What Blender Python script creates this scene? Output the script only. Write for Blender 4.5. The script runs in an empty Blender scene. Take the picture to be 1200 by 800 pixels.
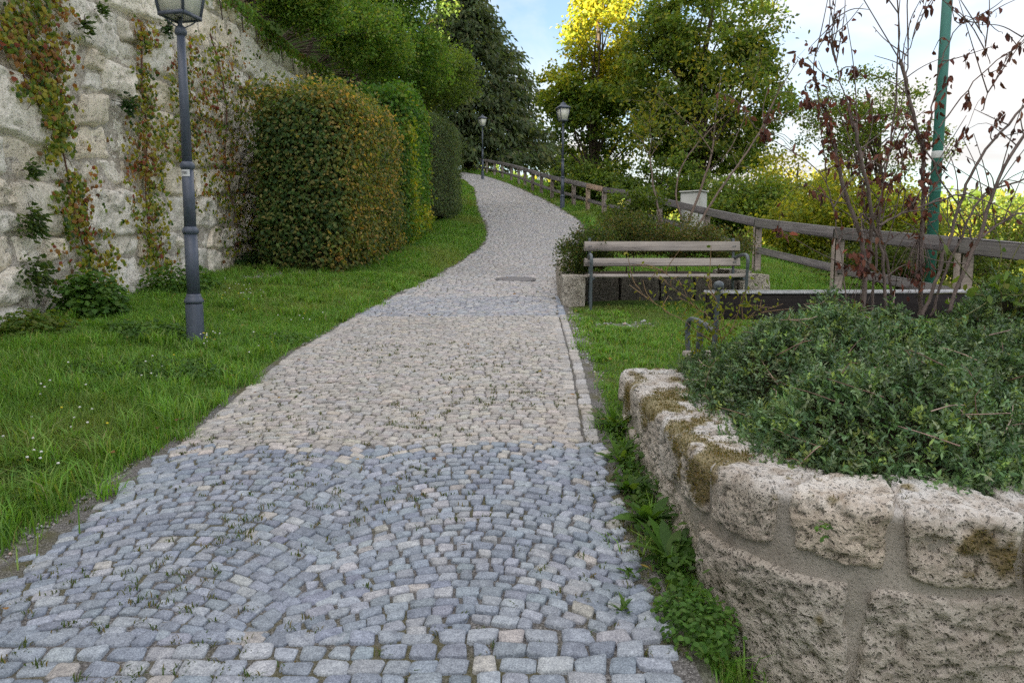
import bpy, math, random
import numpy as np
from mathutils import Vector, Matrix
R = math.radians
rng = np.random.default_rng(7)
random.seed(7)
C = bpy.context.scene.collection
SC = bpy.context.scene

# ------------------------------------------------------------------ camera, sky, sun, exposure
EYE = np.array([0.0, 0.0, 1.32]); FPX = 870.0; PITCH = math.atan(100 / 870)
cam = bpy.data.cameras.new('camera'); camo = bpy.data.objects.new('camera', cam); C.objects.link(camo)
camo.location = EYE; camo.rotation_euler = (math.pi / 2 - PITCH, 0, 0)
cam.sensor_width = 36; cam.lens = FPX / 1200 * 36; cam.clip_start = 0.05; cam.clip_end = 3000
SC.camera = camo

SUN_EL, SUN_AZ = 11.0, (-0.60, -0.80)          # low evening sun from behind the hill on the left
SKY_STRENGTH, EXPOSURE = 0.06, 2.22
sd = Vector((SUN_AZ[0], SUN_AZ[1], 0)).normalized() * math.cos(R(SUN_EL)) + Vector((0, 0, math.sin(R(SUN_EL))))
sun = bpy.data.lights.new('sun', 'SUN'); suno = bpy.data.objects.new('sun', sun); C.objects.link(suno)
sun.energy = 5.0; sun.angle = R(0.5); sun.color = (1.0, 0.86, 0.62)
suno.rotation_euler = sd.to_track_quat('Z', 'Y').to_euler(); suno.location = (-40, -30, 40)

w = bpy.data.worlds.new('World'); SC.world = w; w.use_nodes = True
nt = w.node_tree; nt.nodes.clear()
def wn(t, **k):
    n = nt.nodes.new(t)
    for a, b in k.items(): setattr(n, a, b)
    return n
sky = wn('ShaderNodeTexSky', sky_type='NISHITA', sun_disc=False)
sky.sun_elevation = R(SUN_EL); sky.sun_rotation = math.atan2(SUN_AZ[0], SUN_AZ[1]); sky.altitude = 400
sky.air_density = 1.0; sky.dust_density = 1.2; sky.ozone_density = 1.6
tc = wn('ShaderNodeTexCoord'); sep = wn('ShaderNodeSeparateXYZ'); nt.links.new(tc.outputs['Generated'], sep.inputs[0])
mz = wn('ShaderNodeMath', operation='ABSOLUTE'); nt.links.new(sep.outputs[2], mz.inputs[0])
az = wn('ShaderNodeMath', operation='ADD'); nt.links.new(mz.outputs[0], az.inputs[0]); az.inputs[1].default_value = 0.22
dx = wn('ShaderNodeMath', operation='DIVIDE'); nt.links.new(sep.outputs[0], dx.inputs[0]); nt.links.new(az.outputs[0], dx.inputs[1])
dy = wn('ShaderNodeMath', operation='DIVIDE'); nt.links.new(sep.outputs[1], dy.inputs[0]); nt.links.new(az.outputs[0], dy.inputs[1])
cmb = wn('ShaderNodeCombineXYZ'); nt.links.new(dx.outputs[0], cmb.inputs[0]); nt.links.new(dy.outputs[0], cmb.inputs[1])
cmb.inputs[2].default_value = 4.1
cn = wn('ShaderNodeTexNoise'); nt.links.new(cmb.outputs[0], cn.inputs['Vector'])
cn.inputs['Scale'].default_value = 1.15; cn.inputs['Detail'].default_value = 7; cn.inputs['Roughness'].default_value = 0.52; cn.inputs['Distortion'].default_value = 0.35
cr = wn('ShaderNodeValToRGB'); nt.links.new(cn.outputs[0], cr.inputs[0])
cr.color_ramp.elements[0].position = 0.36; cr.color_ramp.elements[1].position = 0.56
cr.color_ramp.elements[0].color = (0.08, 0.08, 0.08, 1); cr.color_ramp.elements[1].color = (0.93, 0.93, 0.93, 1)
cm = wn('ShaderNodeMix', data_type='RGBA'); nt.links.new(cr.outputs[0], cm.inputs[0]); nt.links.new(sky.outputs[0], cm.inputs[6])
# clouds: a thin pale cream deck, brightened towards the zenith to light the ground, roughly as CIE overcast
cg = wn('ShaderNodeMath', operation='MULTIPLY_ADD'); nt.links.new(mz.outputs[0], cg.inputs[0]); cg.inputs[1].default_value = 1.0; cg.inputs[2].default_value = 0.42
ck = wn('ShaderNodeVectorMath', operation='SCALE'); ck.inputs[0].default_value = (6.5, 6.15, 5.95); nt.links.new(cg.outputs[0], ck.inputs['Scale'])
nt.links.new(ck.outputs[0], cm.inputs[7])
bg = wn('ShaderNodeBackground'); bg.inputs[1].default_value = SKY_STRENGTH; nt.links.new(cm.outputs[2], bg.inputs[0])
wo = wn('ShaderNodeOutputWorld'); nt.links.new(bg.outputs[0], wo.inputs[0])
vs = SC.view_settings; vs.view_transform = 'Standard'; vs.look = 'None'; vs.exposure = EXPOSURE; vs.gamma = 1
vs.use_curve_mapping = False
SC.cycles.max_bounces = 8; SC.cycles.diffuse_bounces = 5; SC.cycles.glossy_bounces = 2; SC.cycles.transmission_bounces = 6
SC.cycles.transparent_max_bounces = 6; SC.cycles.use_denoising = False

# ------------------------------------------------------------------ helpers
def hash3(i, j, k):
    n = (i.astype(np.int64) * 73856093) ^ (j.astype(np.int64) * 19349663) ^ (k.astype(np.int64) * 83492791)
    n = (n ^ (n >> 13)) * 1274126177 & 0x7fffffff
    n = (n ^ (n >> 16)) & 0xffffff
    return n / float(0xffffff)
def vnoise(p):
    p = np.asarray(p, float); i = np.floor(p).astype(np.int64); f = p - i; f = f * f * (3 - 2 * f)
    r = 0
    for a in (0, 1):
        for b in (0, 1):
            for c in (0, 1):
                wgt = (f[..., 0] if a else 1 - f[..., 0]) * (f[..., 1] if b else 1 - f[..., 1]) * (f[..., 2] if c else 1 - f[..., 2])
                r = r + wgt * hash3(i[..., 0] + a, i[..., 1] + b, i[..., 2] + c)
    return r
def fbm(p, o=4, g=0.5):
    p = np.asarray(p, float); r = 0; a = 1.0; s = 0
    for k in range(o):
        r = r + a * vnoise(p * 2 ** k + 17.3 * k); s += a; a *= g
    return r / s
def sstep(a, b, x):
    t = np.clip((np.asarray(x, float) - a) / (b - a), 0, 1); return t * t * (3 - 2 * t)
def unit(v): return v / np.maximum(np.linalg.norm(v, axis=-1, keepdims=True), 1e-9)
def rdir(n): return unit(rng.normal(size=(n, 3)))

CP, SP = math.cos(PITCH), math.sin(PITCH)
def ray(px, py):
    a, b = (px - 600) / FPX, (400 - py) / FPX
    return np.array([a, CP + b * SP, -SP + b * CP])
def P(px, py, Y):                       # a point of the place seen at that pixel, at distance Y ahead
    d = ray(px, py); return EYE + d * (Y / d[1])
def hpath(y):
    y = np.asarray(y, float)
    yy = np.clip(y, -30, None)
    r = 0.0747 * yy
    t = np.clip((yy - 11.5) / 7.5, 0, None)
    r = r + np.where(yy > 11.5, np.where(t < 1, 0.5 * 0.088 * t * t * 7.5, 0.088 * (yy - 15.25)), 0)
    r = np.where(yy > 58, 0.0747 * 58 + .088 * (58 - 15.25) + (yy - 58) * 0.05, r)
    return np.where(yy > 90, 0.0747 * 58 + .088 * (58 - 15.25) + 32 * 0.05, r)
def G(px, py):                          # where that pixel's ray meets the path level
    d = ray(px, py); lo, hi = 0.5, 70.0
    ts = np.linspace(lo, hi, 6000); z = EYE[2] + d[2] * ts; y = d[1] * ts
    k = np.argmax(z < hpath(y)); t = ts[k]
    return EYE + d * t

LE = [(-2, -1.85), (0, -1.85), (2.6, -1.8), (3.85, -1.82), (6.4, -1.95), (9, -1.75), (12, -1.45), (15.3, -1.02), (17.6, -0.66), (20.8, -0.62), (24, -0.95), (29, -1.35), (36, -1.75), (42, -2.6), (48, -4.4), (54, -8), (60, -13)]
RE = [(-2, 0.5), (0, 0.5), (2.4, 0.47), (2.9, 0.44), (3.6, 0.46), (4.4, 0.51), (5.6, 0.57), (7.4, 0.61), (10, 0.66), (12.5, 0.78), (16, 1.2), (20, 1.85), (22.5, 2.05), (25, 1.8), (28.5, 1.45), (34, .65), (40, -0.35), (46, -1.6), (54, -4.6), (60, -9.5)]
def edge(tab, y):
    a = np.array(tab); yy = np.asarray(y, float)
    r = 0
    for o in (-1, 0, 1): r = r + np.interp(yy + o, a[:, 0], a[:, 1])
    return r / 3
def FX(y):
    return np.interp(y, [-10, 3.9, 7.27, 16.9, 19.9, 22.4, 24.1, 27.5, 30.4, 34.6, 38.9, 43.5, 48.2, 53, 60, 90], [4.5, 4.45, 4.4, 4.4, 3.9, 3.45, 2.9, 2.24, 1.62, .95, .35, -.55, -1.55, -3.2, -8, -40])
def wall_top(y): return np.interp(y, [-20, 3, 13.2, 20.9, 32, 60], [4.6, 5.1, 5.7, 6.1, 7.4, 10.5])
WX = -4.72
def ground(x, y):
    x = np.asarray(x, float); y = np.asarray(y, float)
    h = hpath(y)
    fx = FX(y); l = edge(LE, y); r = edge(RE, y)
    n = (fbm(np.stack([x * .9, y * .9, 0 * x], -1), 3) - .5) * 0.10
    off = sstep(0.1, 1.2, np.maximum(l - x, x - r))
    z = h + n * off + 0.12 * sstep(-0.2, -2.6, x - l) - 0.02 * sstep(-.15, .05, np.minimum(x - l, r - x))
    d = np.maximum(x - fx, 0)                      # beyond the fence the bank falls to the valley
    z = z - 0.14 * np.minimum(d, 3) - 0.42 * np.clip(d - 3, 0, 26) - 0.10 * np.clip(d - 29, 0, 90)
    z = z + 26 * sstep(90, 330, np.hypot(np.maximum(x, 0), np.maximum(y, 0))) * sstep(-20, 10, x - fx) + 6 * sstep(140, 400, y) * sstep(40, -20, x)
    tw = wall_top(y) - 0.05
    dl = np.maximum(-x - 5.7, 0)                  # terrace and hill above the retaining wall
    fade = sstep(78, 60, y)
    lift = np.maximum(tw - h, 0) * sstep(0.0, 0.25, -x - 5.4) + np.minimum(dl, 4) * 0.35 + np.clip(dl - 4, 0, 8) * 0.62 + sstep(3, 12, dl) * (2.5 + 5 * sstep(5, -2, y) + 13 * sstep(25, 33, y))  # unseen crest bumps, shaped to shade the path and chosen trees
    z = z + lift * fade * sstep(-45, -25, y) * np.where(x < -5.3, 1, 0)
    z = z - .22 * sstep(.5, .8, x) * sstep(5.0, 4.4, y) * sstep(4.2, 3.6, x)
    return z

class Buf:
    def __init__(s): s.V = []; s.F = []; s.K = []; s.n = 0
    def add(s, V, F, col=None):
        V = np.asarray(V, float).reshape(-1, 3); F = np.asarray(F, np.int64)
        if len(V) == 0: return
        s.V.append(V); s.F.append(F + s.n); s.n += len(V)
        if col is None: col = (1, 1, 1)
        col = np.asarray(col, float)
        s.K.append(np.broadcast_to(col, (len(V), 3)) if col.ndim == 1 else col)
    def build(s, name, mat, parent=None, smooth=False):
        return mesh_obj(name, np.concatenate(s.V), s.F, mat, parent, np.concatenate(s.K), smooth)
def make_mesh(name, V, Fs, col=None, smooth=False):
    me = bpy.data.meshes.new(name)
    Fs = [f for f in Fs if len(f)]
    me.vertices.add(len(V)); me.vertices.foreach_set('co', np.ascontiguousarray(V, np.float32).ravel())
    loops = np.concatenate([f.ravel() for f in Fs]); tot = np.concatenate([np.full(len(f), f.shape[1]) for f in Fs])
    me.loops.add(len(loops)); me.loops.foreach_set('vertex_index', loops.astype(np.int32))
    me.polygons.add(len(tot)); me.polygons.foreach_set('loop_start', (np.cumsum(tot) - tot).astype(np.int32))
    if smooth: me.polygons.foreach_set('use_smooth', np.ones(len(tot), bool))
    if col is not None:
        a = me.color_attributes.new('Col', 'FLOAT_COLOR', 'POINT')
        a.data.foreach_set('color', np.concatenate([col, np.ones((len(col), 1))], 1).astype(np.float32).ravel())
    me.update(calc_edges=True)
    return me
def mesh_obj(name, V, F, mat, parent=None, col=None, smooth=False):
    if isinstance(F, np.ndarray): F = [F]
    me = make_mesh(name, V, F, col, smooth)
    me.materials.append(mat)
    return link(name, me, parent)
def link(name, me, parent=None):
    o = bpy.data.objects.new(name, me); C.objects.link(o)
    if parent is not None:
        o.parent = parent; o.location = -Vector(PL.get(parent.name, (0, 0, 0)))
    return o
PL = {}                                  # world place of each Empty, so that parts keep world coordinates
def thing(name, loc, label, cat, group=None):
    o = bpy.data.objects.new(name, None); C.objects.link(o); o.location = Vector(loc); PL[o.name] = tuple(float(v) for v in loc)
    o.empty_display_size = 0.2
    return tag(o, label, cat, group)
def tag(o, label=None, cat=None, group=None, kind=None):
    if label: o['label'] = label
    if cat: o['category'] = cat
    if group: o['group'] = group
    if kind: o['kind'] = kind
    return o

BOXF = np.array([[0, 3, 2, 1], [4, 5, 6, 7], [0, 1, 5, 4], [1, 2, 6, 5], [2, 3, 7, 6], [3, 0, 4, 7]])
def box(b, lo, hi, col=(1, 1, 1), M=None, bev=0.0):
    x0, y0, z0 = lo; x1, y1, z1 = hi
    if bev <= 0:
        V = np.array([[x0, y0, z0], [x1, y0, z0], [x1, y1, z0], [x0, y1, z0], [x0, y0, z1], [x1, y0, z1], [x1, y1, z1], [x0, y1, z1]], float); F = [BOXF]
    else:                                # octagonal-profile bevel on all edges
        V = []; idx = {}
        L = (lo, hi)
        for cx in (0, 1):
            for cy in (0, 1):
                for cz in (0, 1):
                    base = [L[cx][0], L[cy][1], L[cz][2]]
                    s = [bev if c == 0 else -bev for c in (cx, cy, cz)]
                    for ax in range(3):
                        p = list(base)
                        for k in range(3):
                            if k != ax: p[k] += s[k]
                        idx[(cx, cy, cz, ax)] = len(V); V.append(p)
        V = np.array(V, float); q = []; t = []
        for ax in range(3):
            o1, o2 = [k for k in range(3) if k != ax]
            for sgn in (0, 1):
                cs = []
                for (a, c) in ((0, 0), (1, 0), (1, 1), (0, 1)):
                    key = [0, 0, 0]; key[ax] = sgn; key[o1] = a; key[o2] = c; cs.append(idx[(*key, ax)])
                q.append(cs)
        for ax in range(3):
            o1, o2 = [k for k in range(3) if k != ax]
            for a in (0, 1):
                for c in (0, 1):
                    k0 = [0, 0, 0]; k0[o1] = a; k0[o2] = c; k1 = list(k0); k1[ax] = 1
                    q.append([idx[(*k0, o1)], idx[(*k1, o1)], idx[(*k1, o2)], idx[(*k0, o2)]])
        for cx in (0, 1):
            for cy in (0, 1):
                for cz in (0, 1): t.append([idx[(cx, cy, cz, k)] for k in range(3)])
        F = [np.array(q), np.array(t)]
    if M is not None: V = V @ np.array(M.to_3x3()).T + np.array(M.translation)
    n0 = b.n
    b.V.append(V); b.n += len(V); b.K.append(np.broadcast_to(np.asarray(col, float), (len(V), 3)))
    for f in F: b.F.append(f + n0)
def tube(b, pts, rad, n=8, col=(1, 1, 1), cap=True):
    pts = np.asarray(pts, float); m = len(pts); rad = np.broadcast_to(np.asarray(rad, float), (m,))
    T = np.gradient(pts, axis=0); T = unit(T)
    ref = np.array([0.31, 0.17, 0.93]) if abs(T[0][2]) < .8 else np.array([1, .1, .05])
    A = unit(np.cross(T, ref)); B = np.cross(T, A)
    th = np.arange(n) / n * 2 * np.pi
    V = pts[:, None] + rad[:, None, None] * (np.cos(th)[None, :, None] * A[:, None] + np.sin(th)[None, :, None] * B[:, None])
    i = np.arange(m - 1)[:, None] * n; j = np.arange(n)[None]; k = (j + 1) % n
    F = np.stack([i + j, i + k, i + n + k, i + n + j], -1).reshape(-1, 4)
    n0 = b.n
    b.add(V.reshape(-1, 3), F, col)
    if cap:
        b.F.append(np.arange(n)[None, ::-1] + n0); b.F.append(np.arange(n)[None] + n0 + (m - 1) * n)
def smooth_pts(p, it=2):
    p = np.asarray(p, float)
    for _ in range(it):
        q = [p[0]]
        for a, c in zip(p[:-1], p[1:]): q += [a * .75 + c * .25, a * .25 + c * .75]
        q.append(p[-1]); p = np.array(q)
    return p
def lathe(b, prof, cen=(0, 0, 0), n=20, col=(1, 1, 1), th0=0.0):
    prof = np.asarray(prof, float); th = np.arange(n) / n * 2 * np.pi + th0; m = len(prof)
    V = np.stack([prof[:, :1] * np.cos(th), prof[:, :1] * np.sin(th), np.repeat(prof[:, 1:], n, 1)], -1) + np.array(cen)
    i = np.arange(m - 1)[:, None] * n; j = np.arange(n)[None]; k = (j + 1) % n
    F = np.stack([i + j, i + k, i + n + k, i + n + j], -1).reshape(-1, 4)
    n0 = b.n; b.add(V.reshape(-1, 3), F, col)
    b.F.append(np.arange(n)[None, ::-1] + n0); b.F.append(np.arange(n)[None] + n0 + (m - 1) * n)

def leaves(b, c, d, nrm, L, W, col, fold=0.25, shape='diamond'):
    """leaf blades: c base points, d directions, nrm normals"""
    n = len(c); d = unit(d); s = unit(np.cross(d, nrm)); u = np.cross(s, d)
    L = np.broadcast_to(np.asarray(L, float), (n,))[:, None]; W = np.broadcast_to(np.asarray(W, float), (n,))[:, None]
    col = np.broadcast_to(np.asarray(col, float), (n, 3))
    if shape == 'diamond':
        V = np.stack([c, c + d * L * .45 + s * W * .5 + u * W * fold, c + d * L, c + d * L * .45 - s * W * .5 + u * W * fold], 1)
        F = np.arange(n)[:, None, None] * 4 + np.array([[0, 1, 2], [0, 2, 3]])[None]; k = 4
    else:                                 # rounder six-point leaf
        V = np.stack([c, c + d * L * .3 + s * W * .48 + u * W * fold, c + d * L * .72 + s * W * .36 + u * W * fold, c + d * L - u * W * .1,
                      c + d * L * .72 - s * W * .36 + u * W * fold, c + d * L * .3 - s * W * .48 + u * W * fold], 1)
        F = np.arange(n)[:, None, None] * 6 + np.array([[0, 1, 5], [1, 2, 5], [5, 2, 4], [2, 3, 4]])[None]; k = 6
    b.add(V.reshape(-1, 3), F.reshape(-1, 3), np.repeat(col, k, 0))
def blades(b, c, h, wid, lean, col):
    """grass blades: two segments, curved over"""
    n = len(c); a = rng.uniform(0, 2 * np.pi, n); dd = np.stack([np.cos(a), np.sin(a), 0 * a], -1); ss = np.stack([-np.sin(a), np.cos(a), 0 * a], -1)
    h = np.asarray(h)[:, None]; wid = np.broadcast_to(np.asarray(wid, float), (n,))[:, None]; lean = np.asarray(lean)[:, None]; up = np.array([0, 0, 1.0])
    p1 = c + up * h * .55 + dd * h * lean * .3; p2 = c + up * h * (1 - .35 * lean) + dd * h * lean
    V = np.stack([c - ss * wid * .5, c + ss * wid * .5, p1 + ss * wid * .42, p1 - ss * wid * .42, p2], 1)
    i = np.arange(n)[:, None] * 5
    F = np.concatenate([i + np.array([[0, 1, 2]]), i + np.array([[0, 2, 3]]), i + np.array([[3, 2, 4]])])
    col = np.broadcast_to(np.asarray(col, float), (n, 3)); cc = np.repeat(col[:, None], 5, 1)
    b.add(V.reshape(-1, 3), F, cc.reshape(-1, 3))
def pick(cols, wts, n, jit=.18):
    cols = np.array(cols); k = rng.choice(len(cols), n, p=np.array(wts) / np.sum(wts))
    return cols[k] * (1 + rng.uniform(-jit, jit, (n, 1))) * (1 + rng.uniform(-jit * .4, jit * .4, (n, 3)))

# ------------------------------------------------------------------ materials
MATS = {}
def nmat(name):
    m = bpy.data.materials.new(name); m.use_nodes = True; t = m.node_tree; t.nodes.clear()
    out = t.nodes.new('ShaderNodeOutputMaterial')
    def N(ty, **k):
        n = t.nodes.new(ty)
        for a, v in k.items():
            if a.startswith('i_'): n.inputs[a[2:].replace('_', ' ')].default_value = v
            else: setattr(n, a, v)
        return n
    def Lk(a, c): t.links.new(a, c)
    MATS[name] = m
    return m, N, Lk, out
def coords(N, Lk, scale=1.0):
    tcn = N('ShaderNodeTexCoord'); mp = N('ShaderNodeMapping'); Lk(tcn.outputs['Object'], mp.inputs[0])
    g = N('ShaderNodeNewGeometry')
    return g.outputs['Position']
def ramp(N, Lk, src, stops):
    r = N('ShaderNodeValToRGB'); Lk(src, r.inputs[0]); e = r.color_ramp.elements
    while len(e) < len(stops): e.new(0.5)
    for k, (p, c) in zip(e, stops): k.position = p; k.color = (*c, 1) if len(c) == 3 else c
    return r.outputs[0]
def noise(N, Lk, pos, scale, detail=4, rough=.55):
    n = N('ShaderNodeTexNoise'); Lk(pos, n.inputs['Vector']); n.inputs['Scale'].default_value = scale; n.inputs['Detail'].default_value = detail; n.inputs['Roughness'].default_value = rough
    return n.outputs[0]
def mixc(N, Lk, f, a, c, mode='MIX'):
    m = N('ShaderNodeMix', data_type='RGBA', blend_type=mode)
    for s, i in ((f, 0), (a, 6), (c, 7)):
        if hasattr(s, 'links') or hasattr(s, 'is_linked'): Lk(s, m.inputs[i])
        else: m.inputs[i].default_value = s if not isinstance(s, tuple) else (*s, 1)
    return m.outputs[2]
def math_(N, Lk, op, a, c=None):
    m = N('ShaderNodeMath', operation=op)
    for s, i in ((a, 0), (c, 1)):
        if s is None: continue
        if hasattr(s, 'is_linked'): Lk(s, m.inputs[i])
        else: m.inputs[i].default_value = s
    return m.outputs[0]
def bumpn(N, Lk, h, strength, dist, prev=None):
    b = N('ShaderNodeBump'); b.inputs['Strength'].default_value = strength; b.inputs['Distance'].default_value = dist; Lk(h, b.inputs['Height'])
    if prev is not None: Lk(prev, b.inputs['Normal'])
    return b.outputs[0]
def attr(N): return N('ShaderNodeAttribute', attribute_name='Col').outputs['Color']

def leaf_material(name, transl=.3, rough=.5, spec=.35):
    m, N, Lk, out = nmat(name)
    c = attr(N); p = N('ShaderNodeBsdfPrincipled'); Lk(c, p.inputs['Base Color']); p.inputs['Roughness'].default_value = rough; p.inputs['Specular IOR Level'].default_value = spec
    t = N('ShaderNodeBsdfTranslucent'); tcol = mixc(N, Lk, 1.0, c, (1.35, 1.25, .55), 'MULTIPLY'); Lk(tcol, t.inputs[0])
    mx = N('ShaderNodeMixShader'); mx.inputs[0].default_value = transl; Lk(p.outputs[0], mx.inputs[1]); Lk(t.outputs[0], mx.inputs[2]); Lk(mx.outputs[0], out.inputs[0])
    return m
M_LEAF = leaf_material('leaf', .5, .5, .3)
M_GLOSSY = leaf_material('glossy_leaf', .25, .42, .4)
M_GRASS = leaf_material('grass_blade', .42, .5, .3)
M_DEAD = leaf_material('dead_leaf', .2, .7, .15)

def simple(name, base, rough=.6, spec=.3, metal=0.0, nscale=30, var=.25, bump=0.1, bscale=60, use_attr=False, bdist=.004):
    m, N, Lk, out = nmat(name); pos = coords(N, Lk)
    n = noise(N, Lk, pos, nscale, 5)
    f = ramp(N, Lk, n, [(.25, (1 - var,) * 3), (.75, (1 + var,) * 3)])
    c = mixc(N, Lk, 1.0, base, f, 'MULTIPLY')
    if use_attr: c = mixc(N, Lk, 1.0, c, attr(N), 'MULTIPLY')
    p = N('ShaderNodeBsdfPrincipled'); Lk(c, p.inputs['Base Color']); p.inputs['Roughness'].default_value = rough; p.inputs['Specular IOR Level'].default_value = spec; p.inputs['Metallic'].default_value = metal
    if bump: Lk(bumpn(N, Lk, noise(N, Lk, pos, bscale, 5), bump, bdist), p.inputs['Normal'])
    Lk(p.outputs[0], out.inputs[0]); return m
M_BARK = simple('bark', (.09, .07, .055), .85, .2, nscale=14, var=.45, bump=.8, bscale=40, use_attr=True, bdist=.02)
M_STEM = simple('stem_bark', (.16, .125, .115), .7, .3, nscale=25, var=.4, bump=.4, bscale=90, use_attr=True)
M_SOIL = simple('soil', (.05, .038, .028), .95, .1, nscale=30, var=.5, bump=1, bscale=60, bdist=.02)
M_DARKTWIG = simple('hedge_interior', (.028, .026, .016), .95, .05, nscale=20, var=.5, bump=.5, bscale=40)
M_METAL = simple('painted_iron', (.075, .092, .13), .42, .45, nscale=18, var=.18, bump=.12, bscale=120, bdist=.001)
M_BENCHMETAL = simple('bench_iron', (.085, .105, .12), .4, .5, nscale=40, var=.35, bump=.2, bscale=150, bdist=.001)
M_TEAL = simple('teal_paint', (.05, .205, .175), .45, .4, nscale=8, var=.2, bump=.15, bscale=50, bdist=.002)
M_CAB = simple('cabinet_plastic', (.40, .41, .385), .5, .4, nscale=4, var=.08, bump=.05)
M_PALE = simple('sticker', (.62, .64, .66), .6, .3, nscale=20, var=.1, bump=0)
M_INK = simple('ink', (.04, .04, .05), .6, .2, nscale=20, var=.1, bump=0)
M_PEBBLE = simple('pebble', (.36, .36, .36), .85, .2, nscale=60, var=.3, bump=.3, bscale=120, use_attr=True)
M_DARKIRON = simple('cast_iron', (.15, .145, .15), .6, .4, nscale=40, var=.4, bump=.4, bscale=90)

def wood_mat(name, base, dark):
    m, N, Lk, out = nmat(name); tcn = N('ShaderNodeTexCoord'); mp = N('ShaderNodeMapping'); Lk(tcn.outputs['Object'], mp.inputs[0])
    mp.inputs['Scale'].default_value = (2.0, 60, 60)
    g = N('ShaderNodeNewGeometry')
    n = noise(N, Lk, mp.outputs[0], 1.0, 6, .6); n2 = noise(N, Lk, g.outputs['Position'], 3.0, 3)
    c = ramp(N, Lk, n, [(.3, dark), (.5, tuple(.5 * (a + b) for a, b in zip(base, dark))), (.68, base)])
    c = mixc(N, Lk, .5, c, ramp(N, Lk, n2, [(.3, (.7, .7, .72)), (.7, (1.25, 1.22, 1.2))]), 'MULTIPLY')
    c = mixc(N, Lk, 1.0, c, attr(N), 'MULTIPLY')
    p = N('ShaderNodeBsdfPrincipled'); Lk(c, p.inputs['Base Color']); p.inputs['Roughness'].default_value = .75; p.inputs['Specular IOR Level'].default_value = .25
    Lk(bumpn(N, Lk, n, .5, .004), p.inputs['Normal']); Lk(p.outputs[0], out.inputs[0]); return m
M_SLAT = wood_mat('weathered_slat', (.44, .405, .37), (.27, .24, .215))
M_RAIL = wood_mat('weathered_rail', (.25, .235, .235), (.12, .11, .112))
M_DARKWOOD = wood_mat('dark_stained_wood', (.035, .03, .03), (.015, .013, .014))

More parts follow.
